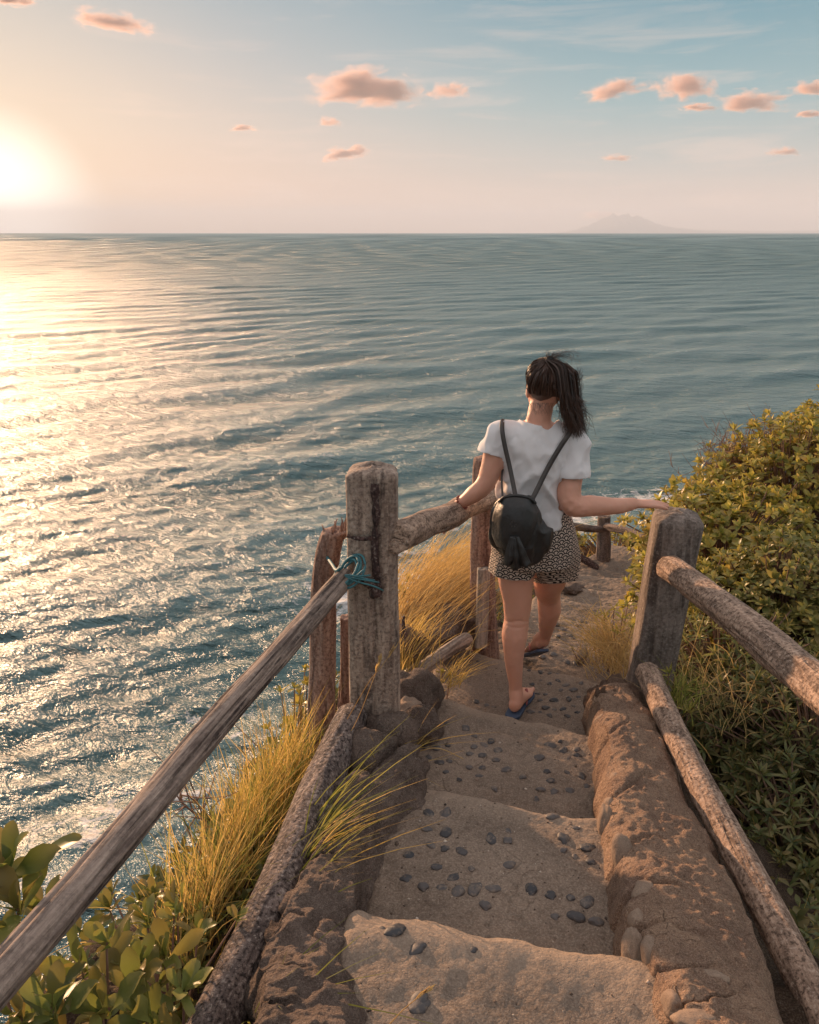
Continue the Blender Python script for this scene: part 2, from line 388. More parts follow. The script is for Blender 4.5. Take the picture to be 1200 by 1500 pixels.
    col = b.mix(fmask, deep, (.72, .7, .68, 1))
    s = b.add('ShaderNodeBsdfPrincipled', Base_Color=col, Roughness=b.m('MAXIMUM', b.mr(fmask, 0., 1., .26, .8), b.mr(dist, 15., 300., .22, .42)), IOR=1.34, Normal=nm)
    s.node.inputs['Specular IOR Level'].default_value = .32
    out(b, s)
    return link('sea', me, m, kind='structure', loc=(0, 0, SEA), label='choppy teal sea reaching the horizon with sunlit ripples and surf')
build_sea()

# far volcano on the other shore, 42 km away
def build_far():
    D = 47000.
    def hill(name, prof, depth, label, D=D, seed=0):
        n = 240; x0, x1 = prof[0][0], prof[-1][0]
        xs = np.linspace(x0, x1, n); hs = np.interp(xs, [q[0] for q in prof], [q[1] for q in prof])
        r0 = ray(600, 341).y
        X = (xs - 600) / 1268 * D; H = hs / 1268 * D
        H = H * (1 + .035 * fbm(np.stack([xs / 9, xs * 0 + seed, xs * 0], -1), 4))
        nd = 14; v = []
        for j in range(nd):
            t = j / (nd - 1) * 2 - 1; prof_t = (1 - abs(t)) ** .8
            v.append(np.stack([X, np.full(n, D + t * depth), SEA - 5 + H * prof_t * (1 + .15 * fbm(np.stack([xs / 6, xs * 0 + j * .8, xs * 0 + seed], -1), 3))], -1))
        me = mesh_np(name, np.concatenate(v), grid_faces(nd, n), True)
        return link(name, me, M['far_land'], kind='structure', label=label)
    m, b = new_mat('far_land'); p = geo_pos(b)
    c = b.mix(b.noise(p, .002, 4.), (.10, .11, .08, 1), (.2, .17, .13, 1))
    out(b, b.add('ShaderNodeBsdfPrincipled', Base_Color=c, Roughness=1.))
    hill('volcano_hill', [(818, 0), (850, 6), (872, 14), (888, 23), (900, 27), (912, 24), (925, 26), (940, 20), (962, 12), (985, 7), (1030, 4), (1110, 2.5), (1230, 4), (1400, 5)], 3500,
         'pale distant volcano and low coast across the sea under the clouds')
build_far()

# ================================================================ CLOUDS (volumes, 2.5-3.5 km away)
def cloud_mat(name, dens, scale, seed):
    m, b = new_mat(name); p = objc(b)
    q = b.vm('ADD', p, (seed * 3.7, seed * 1.3, seed * 2.1))
    n = b.noise(b.vm('MULTIPLY', q, (1., 1., .75)), scale, 5., .62, .5)
    rr_ = b.vm('LENGTH', b.vm('MULTIPLY', p, (1., 1., 1.)), out=1)
    z = b.sep(p)[2]
    fall = b.m('SUBTRACT', 1., rr_)
    fall = b.m('MINIMUM', fall, b.m('MULTIPLY', b.m('ADD', z, .55), 1.3))
    dsty = b.mr(b.m('ADD', b.m('MULTIPLY', b.m('SUBTRACT', n, .5), 1.9), b.m('MULTIPLY', fall, .8)), .22, .75, 0., dens, True)
    v = b.add('ShaderNodeVolumePrincipled', Color=(.80, .60, .52, 1), Density=dsty, Anisotropy=.3)
    out(b, None, v); return m
def cloud(px, py, w, h, label, dens=1., D=20000., seed=0, scale=2.4, rot=0.):
    c = P(px, py, D); dep = c.length
    bm = bmesh.new(); bmesh.ops.create_icosphere(bm, subdivisions=3, radius=1.)
    me = bpy.data.meshes.new('cloud'); bm.to_mesh(me); bm.free()
    sx = w / 2 / 1200 * dep * CP * 1.25; sz = h / 2 / 1200 * dep * 1.05
    o = link('cloud', me, cloud_mat('cloud_vapour', .95 * dens / (sz * 1.0), scale, seed), label=label, cat='cloud', group='small sunset clouds', loc=c, scale=(sx, sx * .55, sz))
    o.rotation_euler = (0, rot, 0); return o
cloud(537, 134, 165, 66, 'largest orange cloud with grey heart, high above the middle of the horizon', 6., seed=1)
cloud(656, 135, 62, 30, 'small pale wisp just right of the largest orange cloud', 2.4, seed=2)
cloud(482, 180, 34, 20, 'tiny orange puff just under the left end of the largest cloud', 3., seed=3)
cloud(508, 226, 72, 26, 'flat orange cloud below the largest one, nearest above the horizon in the middle', 4.5, seed=4, rot=-.12)
cloud(899, 134, 88, 36, 'salmon streak cloud, leftmost of the row on the right side', 3.6, seed=5, rot=-.2)
cloud(1002, 131, 90, 44, 'puffy salmon cloud in the middle of the right row', 5., seed=6)
cloud(1102, 152, 92, 36, 'salmon cloud below and right of the puffy one', 5., seed=7)
cloud(1024, 158, 52, 14, 'thin small streak under the puffy salmon cloud', 2.6, seed=8)
cloud(1192, 131, 62, 26, 'greyish cloud cut by the right edge of the view', 5., seed=9)
cloud(1150, 223, 46, 16, 'low grey dash of cloud at far right', 3.2, seed=10)
cloud(1185, 168, 42, 14, 'thin dash of cloud at the right edge under the greyish one', 3., seed=16)
cloud(165, 34, 105, 34, 'faint orange streak cloud at upper left above the sun', 2.6, seed=11, rot=.12)
cloud(355, 188, 40, 14, 'faint orange fleck to the right of the sun glow', 2.4, seed=12)
cloud(906, 232, 52, 13, 'thin pale dash of cloud above the distant volcano', 1.8, seed=13)
cloud(878, 316, 60, 18, 'low white cloud on the shoulder of the volcano', 2.2, D=62000., seed=14)
cloud(20, 2, 60, 16, 'orange scrap of cloud at the top left corner', 3., seed=15)

def build_haze():
    x0, x1, y0, y1, z0, z1 = -50000, 50000, -50000, 50000, SEA - 12, 1150
    v = [(x, y, z) for z in (z0, z1) for y in (y0, y1) for x in (x0, x1)]
    f = [(0, 2, 3, 1), (4, 5, 7, 6), (0, 1, 5, 4), (2, 6, 7, 3), (0, 4, 6, 2), (1, 3, 7, 5)]
    me = bpy.data.meshes.new('haze'); me.from_pydata(v, [], f)
    m, b = new_mat('haze_air')
    out(b, None, b.add('ShaderNodeVolumePrincipled', Color=(.78, .84, .95, 1), Density=4.6e-5, Anisotropy=.0))
    link('haze', me, m, kind='stuff', label='thin sea haze that pales the far shore')
build_haze()
# ================================================================ LAND
_py = [-6, -2, 0, 1.5, 2.2, 3, 3.7, 4.3, 5, 6, 7, 9, 12]
_pz = [-.7, -1.2, -1.55, -1.76, -1.95, -2.12, -2.3, -2.45, -2.62, -2.82, -3.0, -3.3, -3.9]
_ey = [-12, -4, 0, 1, 2.16, 3.05, 4, 4.7, 5.6, 6.5, 7.5, 8.5, 10]
_ex = [-4, -2.2, -1.35, -1.1, -.72, -.62, -.35, -.12, .4, .9, 1.3, 2.0, 3.4]
_ry = [-6, 0, 1, 2, 3, 4, 5, 6.7, 8, 12]
_rx = [.7, .85, .95, 1.05, 1.25, 1.35, 1.7, 2.5, 3.4, 6]
def land(x, y):
    x = np.asarray(x, float); y = np.asarray(y, float)
    t = np.interp(y, _py, _pz); xe = np.interp(y, _ey, _ex); xr = np.interp(y, _ry, _rx)
    z = t - .08
    l = np.maximum(xe - x, 0); z = z - l * 1.9 - np.minimum(l, .4) * .35
    r = np.maximum(x - xr, 0); z = z - np.minimum(r, 1.2) * .75 - np.maximum(r - 4.5, 0) * .35
    f = np.maximum(y - (7.9 + .35 * np.maximum(x - 2, 0)), 0); z = z - f * 1.25
    z = z + .10 * fbm(np.stack([x * 1.3, y * 1.3, x * 0], -1), 5) * (1 + np.clip(l + r, 0, 6))
    return z
def build_land():
    xs = np.concatenate([np.linspace(-30, -2.5, 40)[:-1], np.linspace(-2.5, 5, 230), np.linspace(5, 40, 50)[1:]])
    ys = np.concatenate([np.linspace(-30, -1, 30)[:-1], np.linspace(-1, 9, 280), np.linspace(9, 30, 40)[1:]])
    X, Y = np.meshgrid(xs, ys)
    Z = np.maximum(land(X, Y), SEA - 3)
    n = fbm(np.stack([X * 9, Y * 9, Z * 9], -1), 3)
    Z = Z + .018 * n
    me = mesh_np('cliff_ground', np.stack([X, Y, Z], -1).reshape(-1, 3), grid_faces(len(ys), len(xs)))
    link('cliff_ground', me, M['soil'], kind='structure', label='dark soil ridge dropping to the sea on both sides of the stairs')
build_land()

# ---------------------------------------------------------------- stairway: one block per step, pebbles pressed into the treads
STEP = [(-1.42, None, None),                                     # the photographer's own step
        (-1.56, (532, 1326), (945, 1378)), (-1.73, (598, 1142), (890, 1192)), (-1.90, (632, 1013), (872, 1070)),
        (-2.08, (655, 941), (872, 992)), (-2.20, (745, 921), (905, 950)), (-2.34, (775, 893), (915, 914)),
        (-2.48, (790, 872), (925, 886)), (-2.62, (800, 853), (935, 864)), (-2.75, (812, 836), (945, 846))]
stairs = empty('stone_stairs', (0, 0, 0), label='narrow worn sandy concrete steps with pebbles running down the ridge', kind='structure')
STEPS = []
def build_steps():
    pl, pr = Vector((-.22, .35, -1.42)), Vector((.75, .25, -1.42))
    prev = None
    segs = []
    for i, (z, a, b_) in enumerate(STEP):
        if a is None: L_, R_ = pl, pr
        else: L_, R_ = PZ(*a, z), PZ(*b_, z)
        segs.append((z, L_, R_))
    z, L_, R_ = segs[-1]
    segs.append((-2.86, L_ + Vector((.75, .95, -.11)), R_ + Vector((.95, .7, -.11))))
    for i in range(1, len(segs)):
        z, L_, R_ = segs[i]; z0, L0, R0 = segs[i - 1]
        a0 = Vector((L0.x, L0.y, z)); a1 = Vector((R0.x, R0.y, z))
        dirv = (L_ - a0); a0 = a0 - dirv * .05; dirr = (R_ - a1); a1 = a1 - dirr * .05
        ex = (R_ - L_).normalized() * .16; ex0 = (a1 - a0).normalized() * .16
        L1, R1, a0, a1 = L_ - ex * .3, R_ + ex, a0 - ex0 * .3, a1 + ex0
        nu, nv = 96, 90
        u = np.linspace(0, 1, nu)[None, :, None]; v = np.linspace(0, 1, nv)[:, None, None]
        A0, A1, B0, B1 = [np.array(q)[None, None, :] for q in (a0, a1, L1, R1)]
        top = (A0 * (1 - u) + A1 * u) * (1 - v) + (B0 * (1 - u) + B1 * u) * v
        top = np.array(top)
        uu = np.repeat(u[..., 0], nv, 0); vv = np.repeat(v[..., 0], nu, 1)
        wob = .014 * fbm(np.stack([uu * 3.2 + i * 9, uu * 0, uu * 0 + i], -1), 3)
        dvec = ((L1 + R1) / 2 - (a0 + a1) / 2).normalized(); dl = ((L1 + R1) / 2 - (a0 + a1) / 2).length
        top += np.array(dvec)[None, None, :] * (wob * vv)[..., None]
        q = top * 1.0
        worn = -.022 * np.exp(-((uu - .52) / .22) ** 2) * (.5 + .5 * vv)
        nz = .011 * fbm(q * 3.1, 3) + .005 * fbm(q * 16, 3) + .0028 * fbm(q * 60, 2)
        edge = np.clip((vv - .93) / .07, 0, 1)
        top[..., 2] -= .035 * np.clip((.04 - uu) / .04, 0, 1) ** 2
        top[..., 2] += worn + nz - .035 * edge ** 2.2 * (1 + .3 * fbm(q * 8, 2)) + .02 * np.clip(.12 - vv, 0, 1) / .12
        # riser
        rows = [top]
        for h_, o_ in ((.03, .012), (.07, .018), (.13, .02), (.2, .0), (.32, -.03)):
            r = top[-1:].copy(); r[..., 2] -= h_
            r += np.array(dvec)[None, None, :] * (o_ + .012 * fbm(r * 9, 3))[..., None]
            rows.append(r)
        V = np.concatenate(rows, 0)
        wr_ = np.concatenate([vv, np.array([.93, .8, .6, .5, .5])[:, None] * np.ones((1, nu))], 0)  # tread back to nosing, drives the painted wear and shading
        me = mesh_np('step', V.reshape(-1, 3), grid_faces(V.shape[0], nu), True, {'wear_shading': wr_.ravel()})
        o = link('step', me, M['sandy_step'], stairs)
        STEPS.append((o, top, z))
build_steps()
def surf_z(k, p):
    top = STEPS[k][1]; d2 = (top[..., 0] - p.x) ** 2 + (top[..., 1] - p.y) ** 2
    j = np.unravel_index(np.argmin(d2), d2.shape); return top[j][2], d2[j]

peb_meshes = []
for k in range(7):
    bm = bmesh.new(); bmesh.ops.create_icosphere(bm, subdivisions=3, radius=1.)
    rg = np.random.default_rng(k)
    for v in bm.verts:
        n = float(vnoise(np.array([[v.co.x * 1.3 + k * 5, v.co.y * 1.3, v.co.z * 1.3]]))[0])
        v.co *= 1 + .28 * n
    me = bpy.data.meshes.new('pebble'); bm.to_mesh(me); bm.free()
    me.polygons.foreach_set('use_smooth', [True] * len(me.polygons)); me.materials.append(M['pebble']); peb_meshes.append(me)
def pebble(px, py, k, size, elong=1.3, rot=None):
    z = STEPS[k][2]; p = PZ(px, py, z); zz, d2 = surf_z(k, p)
    if d2 > .004: return
    o = link('pebble', random.choice(peb_meshes), None, STEPS[k][0])
    s = size / 2; s *= random.uniform(.75, 1.2); o.location = (p.x, p.y, zz - s * random.uniform(-.02, .2))
    o.scale = (s * elong, s, s * .62); o.rotation_euler = (random.uniform(-.25, .25), random.uniform(-.25, .25), rot if rot is not None else random.uniform(0, 6.28))
# step 1 (nearest) ... pixel positions read off the photograph
for x, y, s in [(578, 1362, .034), (610, 1386, .046), (613, 1466, .034), (614, 1472, .034), (560, 1357, .02), (694, 1384, .02)]: pebble(x, y, 0, s)
for x, y, s in [(628, 1192, .03), (654, 1193, .034), (625, 1215, .032), (653, 1221, .03), (721, 1228, .036), (744, 1216, .024), (744, 1231, .034),
                (633, 1240, .024), (652, 1246, .024), (676, 1249, .026), (600, 1251, .034), (640, 1270, .03), (690, 1274, .024), (746, 1265, .034), (667, 1285, .03),
                (597, 1287, .03), (646, 1300, .026), (671, 1308, .036), (697, 1302, .038), (722, 1301, .032), (777, 1301, .034), (807, 1310, .028), (711, 1327, .026),
                (826, 1224, .032), (861, 1240, .034), (826, 1242, .026), (842, 1254, .02), (866, 1262, .024), (845, 1207, .022), (861, 1320, .032), (813, 1340, .024), (843, 1341, .034),
                (874, 1348, .028), (810, 1188, .03), (836, 1314, .018), (620, 1300, .024)]: pebble(x, y, 1, s)
for x, y, s in [(682, 1066, .028), (695, 1080, .026), (710, 1091, .028), (719, 1085, .028), (730, 1097, .028), (695, 1095, .026), (689, 1108, .028), (706, 1108, .024), (706, 1125, .026),
                (727, 1113, .026), (742, 1126, .026), (658, 1116, .026), (655, 1062, .02), (640, 1082, .026), (625, 1095, .03), (640, 1098, .024), (643, 1120, .028), (656, 1092, .02),
                (806, 1090, .032), (821, 1084, .022), (826, 1098, .026), (790, 1107, .03), (833, 1110, .024), (845, 1097, .026), (846, 1106, .022), (766, 1134, .028), (802, 1127, .024),
                (807, 1141, .026), (792, 1155, .03), (812, 1158, .026), (835, 1154, .034), (852, 1136, .026), (724, 1157, .026), (786, 1170, .022), (703, 1137, .024), (687, 1126, .026),
                (632, 1075, .022), (628, 1110, .02), (673, 1145, .022), (655, 1134, .022), (832, 1128, .022), (860, 1150, .022)]: pebble(x, y, 2, s)
for x, y in [(713, 1033), (724, 1034), (698, 1028), (777, 1040), (791, 1040), (805, 1046), (792, 1020), (801, 1010), (812, 1021), (822, 1008), (834, 1020), (775, 1008), (780, 995),
             (793, 990), (806, 996), (818, 992), (829, 999), (840, 1008), (841, 1030), (825, 1034), (812, 1034), (800, 1032), (788, 1007), (806, 982), (792, 980), (832, 1044), (847, 1040), (848, 1018),
             (700, 970), (716, 975), (690, 962), (776, 975), (820, 978), (852, 1000)]: pebble(x, y, 3, random.uniform(.018, .03))
for x, y in [(840, 905), (850, 900), (845, 912), (862, 925), (812, 912), (826, 920), (836, 928), (848, 938), (870, 935), (818, 930), (858, 908), (795, 960), (830, 965), (812, 955), (846, 968)]:
    pebble(x, y, 4 if y > 935 else 5, random.uniform(.03, .045))

# loose grit and crumbs of sand lying on the treads
def grit():
    rg = np.random.default_rng(8); oc = np.array([(1, 0, 0), (-1, 0, 0), (0, 1, 0), (0, -1, 0), (0, 0, .7), (0, 0, -.5)]); of = np.array([(0, 2, 4), (2, 1, 4), (1, 3, 4), (3, 0, 4), (2, 0, 5), (1, 2, 5), (3, 1, 5), (0, 3, 5)])
    for k, (o, top, z) in enumerate(STEPS[:7]):
        n = [900, 900, 800, 600, 250, 200, 200][k]; H_, W_ = top.shape[:2]
        i = (rg.random(n) * (H_ - 6)).astype(int); e = rg.random(n); j = np.where(rg.random(n) < .5, (rg.beta(.7, 1.6, n) * (W_ - 1)), (W_ - 1) * (1 - rg.beta(.7, 1.8, n))).astype(int)
        c = top[i, j] + rg.normal(0, .004, (n, 3)) * np.array([1, 1, 0]); s_ = np.exp(rg.normal(np.log(.0022), .45, n))[:, None, None]
        q = oc[None] * (1 + rg.normal(0, .3, (n, 6, 3))) * s_; V = c[:, None] + q
        F = (of[None] + (np.arange(n) * 6)[:, None, None]).reshape(-1, 3)
        link('grit', mesh_np('grit', V.reshape(-1, 3), F, False), M['grit_stone'], o, kind='stuff')
m, b = new_mat('grit_stone'); r1 = b.add('ShaderNodeNewGeometry', out=8)
out(b, b.add('ShaderNodeBsdfPrincipled', Base_Color=b.ramp(r1, [(0, (.04, .03, .026, 1)), (.45, (.16, .11, .08, 1)), (.8, (.3, .22, .17, 1)), (1, (.6, .52, .44, 1))]), Roughness=.9))
grit()

# ---------------------------------------------------------------- lofts
def catmull(pts, n):
    pts = [np.array(p, float) for p in pts]; P_ = [2 * pts[0] - pts[1]] + pts + [2 * pts[-1] - pts[-2]]; res = []
    seg = len(pts) - 1
    for t in np.linspace(0, seg, n):
        i = min(int(t), seg - 1); f = t - i; a, b_, c, d_ = P_[i:i + 4]
        res.append(.5 * (2 * b_ + (c - a) * f + (2 * a - 5 * b_ + 4 * c - d_) * f * f + (3 * b_ - 3 * c + d_ - a) * f ** 3))
    return np.array(res)
def pole(name, a, b_, r0, r1, mat, parent=None, nseg=90, nr=44, bend=.01, lump=.06, crack=0., seed=0, ends=True, flat=None, tw=0., **kw):
    """log from a to b; built along its own Z so that the grain follows it"""
    a, b_ = Vector(a), Vector(b_); L = (b_ - a).length
    z = np.linspace(0, L, nseg); t = z / L
    cx = bend * fbm(np.stack([z * 1.1 + seed, z * 0, z * 0], -1), 2) * np.sin(np.pi * t) ** .5; cy = bend * fbm(np.stack([z * 1.1 + seed, z * 0 + 7, z * 0], -1), 2) * np.sin(np.pi * t) ** .5
    th = np.linspace(0, 2 * np.pi, nr, endpoint=False)
    T, Zg = np.meshgrid(th, z); tt = Zg / L
    rad = r0 + (r1 - r0) * tt
    n = fbm(np.stack([np.cos(T) * 1.3 + seed, np.sin(T) * 1.3, Zg * 3.], -1), 3)
    n2 = fbm(np.stack([np.cos(T) * 6 + seed, np.sin(T) * 6, Zg * 5.], -1), 3)
    rad = rad * (1 + lump * n + .02 * n2)
    if crack:
        for k in range(4):
            c0 = seed * 1.7 + k * 1.9 + .5 * np.sin(Zg * .8 + k) + .15 * fbm(np.stack([Zg * 4, Zg * 0 + k, Zg * 0], -1), 2)
            dd = np.abs((T - c0 + np.pi) % (2 * np.pi) - np.pi)
            amt = np.clip(.5 + fbm(np.stack([Zg * 1.5 + k * 5, Zg * 0, Zg * 0 + seed], -1), 2), 0, 1)
            rad = rad * (1 - crack * amt * np.exp(-(dd / .10) ** 2))
    X = rad * np.cos(T) + cx[:, None]; Y = rad * np.sin(T) * (flat or 1.) + cy[:, None]
    V = np.stack([X, Y, Zg], -1)
    rows = [V]
    if ends:
        def cap(row, s, dz):
            c = row.mean(0, keepdims=True); r_ = c + (row - c) * s; r_[:, 2] = row[:, 2] + dz * (1 + .5 * np.sin(th * 3 + seed)); return r_[None]
        rows = [cap(V[0], .001, 0)] + [cap(V[0], .8, 0)] + rows + [cap(V[-1], .97, .004), cap(V[-1], .8, .006), cap(V[-1], .001, .004)]
    V = np.concatenate(rows, 0)
    me = mesh_np(name, V.reshape(-1, 3), grid_faces(V.shape[0], nr, wrap=True))
    q = (b_ - a).to_track_quat('Z', 'Y')
    return link(name, me, mat, parent, loc=a, rot=q, **kw)

# upper left pole: near end lower left of the view, far end tied to the left post
A_ = P(8, 1420, 1.0); B_ = P(503, 850, 2.50); dd_ = (B_ - A_)
pole('handrail_pole', A_ - dd_ * .35, B_ + dd_ * .012, .034, .034, M['grey_driftwood'], bend=.012, lump=.05, crack=.22, seed=2, nseg=220, nr=64,
     label='long smooth grey driftwood pole slanting from lower left up to the rope', cat='handrail')
A_ = P(312, 1500, 1.38); B_ = P(512, 1062, 2.5); dd_ = B_ - A_
pole('handrail_log', A_ - dd_ * .4, B_ + dd_ * .04, .060, .058, M['crusty_rail_wood'], bend=.03, lump=.12, seed=5, nseg=220, nr=64,
     label='thick crusty dark lower log on the left, golden grass on both sides', cat='handrail')
A_ = P(590, 783, 2.62); B_ = P(716, 729, 3.88); dd_ = B_ - A_
pole('handrail_log', A_ - dd_ * .06, B_, .052, .056, M['rough_rail_wood'], bend=.02, lump=.09, crack=.06, seed=8, nseg=120,
     label="rough brown log behind the left post, under the woman's left hand", cat='handrail')
A_ = P(985, 835, 3.16); B_ = P(1200, 1008, 1.95); dd_ = B_ - A_
pole('handrail_log', A_ - dd_ * .03, B_ + dd_ * .9, .054, .062, M['rough_rail_wood'], bend=.02, lump=.09, seed=11, nseg=180, nr=56,
     label='upper bark-covered log on the right leaving the post towards the right edge', cat='handrail')
A_ = P(948, 985, 3.05); B_ = P(1196, 1490, 1.45); dd_ = B_ - A_
pole('handrail_log', A_, B_ + dd_ * .6, .048, .046, M['rough_rail_wood'], bend=.03, lump=.08, seed=14, nseg=200, nr=56,
     label='lower log on the right lying along the stone curb down to the bottom corner', cat='handrail')

# ---------------------------------------------------------------- posts: squared logs with worn corners
def post_mesh(name, h, w0, d0, w1, d1, seed, round_=.28, groove=None, top='flat', lump=.03, lean=(0, 0), nz=130, nt=96):
    th = np.linspace(0, 2 * np.pi, nt, endpoint=False); z = np.linspace(0, h, nz)
    T, Z = np.meshgrid(th, z); t = Z / h
    e = 2 / round_ * .5 + 1.2
    c, s = np.cos(T), np.sin(T)
    rr = (np.abs(c) ** e + np.abs(s) ** e) ** (-1 / e)
    n = fbm(np.stack([c * 1.2 + seed, s * 1.2, Z * 2.2], -1), 4); n2 = fbm(np.stack([c * 7 + seed, s * 7, Z * 3.], -1), 3)
    rr = rr * (1 + lump * n + .012 * n2)
    if groove is not None: rr = rr * (1 - groove(T, Z))
    w = w0 + (w1 - w0) * t; d_ = d0 + (d1 - d0) * t
    V = np.stack([rr * c * w / 2 + lean[0] * t, rr * s * d_ / 2 + lean[1] * t, Z], -1)
    rows = [V]; last = V[-1]; cen = last.mean(0, keepdims=True)
    for s_, dz in ((.97, .006), (.9, .013), (.75, .018), (.5, .022), (.25, .024), (.001, .024)):
        r_ = cen + (last - cen) * s_; r_[:, 2] = h + dz * (1.6 if top == 'round' else 1.) + .012 * (1 - s_) * fbm(r_ * 25 + seed, 3) + .004 * np.cos(th * 2 + seed)
        rows.append(r_[None])
    V = np.concatenate(rows, 0)
    return mesh_np(name, V.reshape(-1, 3), grid_faces(V.shape[0], nt, wrap=True))
def angd(T, a): return np.abs((T - a + np.pi) % (2 * np.pi) - np.pi)

# left post, flaking bark with dark split
bl = P(545, 1060, 2.62)
h = P(545, 700, 2.56).z - (-2.0)
def g_left(T, Z):
    a = -np.pi / 2 + .12 + .05 * np.sin(Z * 7)
    top_ = sstep(Z, .55, .63)
    g = .09 * np.exp(-(angd(T, a) / .10) ** 2) * top_
    g = g + .06 * np.exp(-((Z - (h - .20)) / .010) ** 2) * sstep(-np.abs(T - (3 * np.pi / 2 - .35)), -.62, -.5)
    g = g + .10 * sstep(Z, .62, .52) * sstep(-angd(T, -np.pi / 2 - .35), -.55, -.4) * .6
    g = g + .05 * np.exp(-(angd(T, -np.pi / 2 + .62) / .04) ** 2)
    return g
post_l = empty('fence_post', (P(546, 760, 2.62).x, 2.62, -2.0), label='thickest squared wooden post left of the stairs, with split bark and turquoise rope', cat='post')
me = post_mesh('timber', h, .185, .17, .165, .15, 3., .26, g_left, lump=.05, nz=260, nt=160)
link('timber', me, M['old_post'], post_l)
def strip(parent, pts, w, mat, name='bark_strip', th_=.012, seed=0):
    pts = catmull(pts, 40); v = []
    for i, p in enumerate(pts):
        ww = w * (.7 + .5 * float(vnoise(np.array([[i * .35 + seed, 1.3, 2.]]))[0] + .5)); t_ = th_ * (.8 + .5 * float(vnoise(np.array([[i * .5 + seed, 9., 2.]]))[0]))
        tan = pts[min(i + 1, 39)] - pts[max(i - 1, 0)]; tan /= np.linalg.norm(tan) + 1e-9
        side = np.cross(tan, [0, -1, 0]); side /= np.linalg.norm(side) + 1e-9
        v += [p - side * ww / 2, p - side * ww * .3 + np.array([0, -t_, 0]), p + side * ww * .25 + np.array([0, -t_ * 1.2, 0]), p + side * ww / 2]
    me = mesh_np(name, np.array(v), grid_faces(40, 4, flip=True), False); return link(name, me, mat, parent)
yf = -.086
strip(post_l, [(.012, yf, h - .01), (.016, yf, h - .12), (.010, yf - .001, h - .2), (.012, yf - .002, h - .30), (.020, yf - .004, h - .40)], .024, M['dark_bark'], seed=1, th_=.007)
strip(post_l, [(-.082, yf + .012, h - .195), (-.05, yf - .002, h - .2), (-.01, yf - .003, h - .2), (.03, yf - .001, h - .188)], .013, M['dark_bark'], seed=4, th_=.007)
strip(post_l, [(-.08, yf + .01, h - .35), (-.04, yf - .004, h - .345), (0, yf - .006, h - .37), (.012, yf - .006, h - .41)], .03, M['dark_bark'], seed=7, th_=.01)

# companion log leaning behind the left post, and the stump beside it
crook = pole('fence_post', P(478, 1130, 2.80) , P(492, 778, 2.80), .052, .044, M['red_brown_log'], bend=.07, lump=.16, crack=.12, seed=21, nseg=150,
     label='crooked reddish log standing just left of the thick post, frayed at its top', cat='post')
crook_m = Matrix.LocRotScale(crook.location, crook.rotation_quaternion, None)
pole('tree_stump', P(508, 1110, 2.95), P(510, 905, 2.95), .035, .03, M['red_brown_log'], bend=.02, lump=.2, seed=23, nseg=60,
     label='short broken stump half hidden between the crooked log and the thick post', cat='stump')

for k in range(11):
    a_ = k * .57; t0_ = P(492, 786, 2.80) + Vector((.034 * math.cos(a_), .034 * math.sin(a_), 0))
    o = pole('splinter', t0_, t0_ + Vector((random.uniform(-.015, .03), random.uniform(-.01, .01), random.uniform(.03, .07))), .009, .002, M['red_brown_log'], bend=.0, lump=.2, seed=k, nseg=8, nr=8); o.parent = crook; o.matrix_parent_inverse = crook_m.inverted()

# second post, behind the woman's left arm
pole('fence_post', (P(716, 700, 3.92).x + .02, 3.92, -2.45), (P(712, 672, 3.92).x, 3.92, P(712, 672, 3.92).z), .072, .060, M['red_brown_log'], bend=.025, lump=.12, crack=.08, seed=31, nseg=150,
     label="reddish round post behind the woman's left arm where the log rail ends", cat='post')
pole('wooden_stake', P(704, 948, 3.72), P(709, 834, 3.78), .030, .033, M['pale_stick'], bend=.01, lump=.06, crack=.08, seed=33,
     label="short pale grey stake leaning against the reddish post by the woman's left leg", cat='stake')

# right post: concrete-grey squared post under the right hand
def g_right(T, Z):
    hh = .93
    g = .05 * sstep(Z, .60, .55) * sstep(-angd(T, -np.pi / 2 + .15), -.75, -.62)
    g = g + .03 * np.exp(-(angd(T, -np.pi / 2 - .62 + .05 * np.sin(Z * 9)) / .04) ** 2) + .015 * np.exp(-((Z - .78) / .012) ** 2)
    return g
br = P(965, 1015, 3.36); tr = P(972, 757, 3.30)
post_r = empty('fence_post', (P(952, 960, 3.33).x, 3.33, -2.12), label="squared grey post right of the stairs under the woman's right hand", cat='post')
hr = tr.z + 2.12
me = post_mesh('timber', hr - .02, .185, .20, .195, .2, 9., .22, g_right, top='round', lump=.035, lean=(.055, -.01), nz=220, nt=140)
pr_ = link('timber', me, M['grey_post'], post_r); post_r.rotation_euler = (0, 0, R(-10))
# far post and its thin rails at the end of the stairs
fy = 7.0
fb = P(883, 880, fy); ft = P(886, 757, fy)
pole('fence_post', (fb.x, fy, fb.z - .1), ft, .068, .056, M['far_post'], bend=.02, lump=.12, seed=41, label='small dark post at the far end of the stairs between two thin rails', cat='post')
pole('thin_handrail', P(838, 770, 6.6), P(884, 776, fy), .03, .032, M['far_post'], bend=.03, lump=.1, seed=42, label='thin dark rail between the woman and the small far post', cat='handrail')
pole('thin_handrail', P(884, 770, fy), P(960, 800, 6.2), .034, .03, M['far_post'], bend=.03, lump=.1, seed=43, label='thin dark rail from the small far post to behind the grey post', cat='handrail')
pole('fallen_branch', P(835, 815, 6.9), P(875, 834, 6.8), .035, .03, M['dark_bark'], bend=.03, lump=.2, seed=44, label='dark fallen branch left of the foot of the small far post', cat='branch')

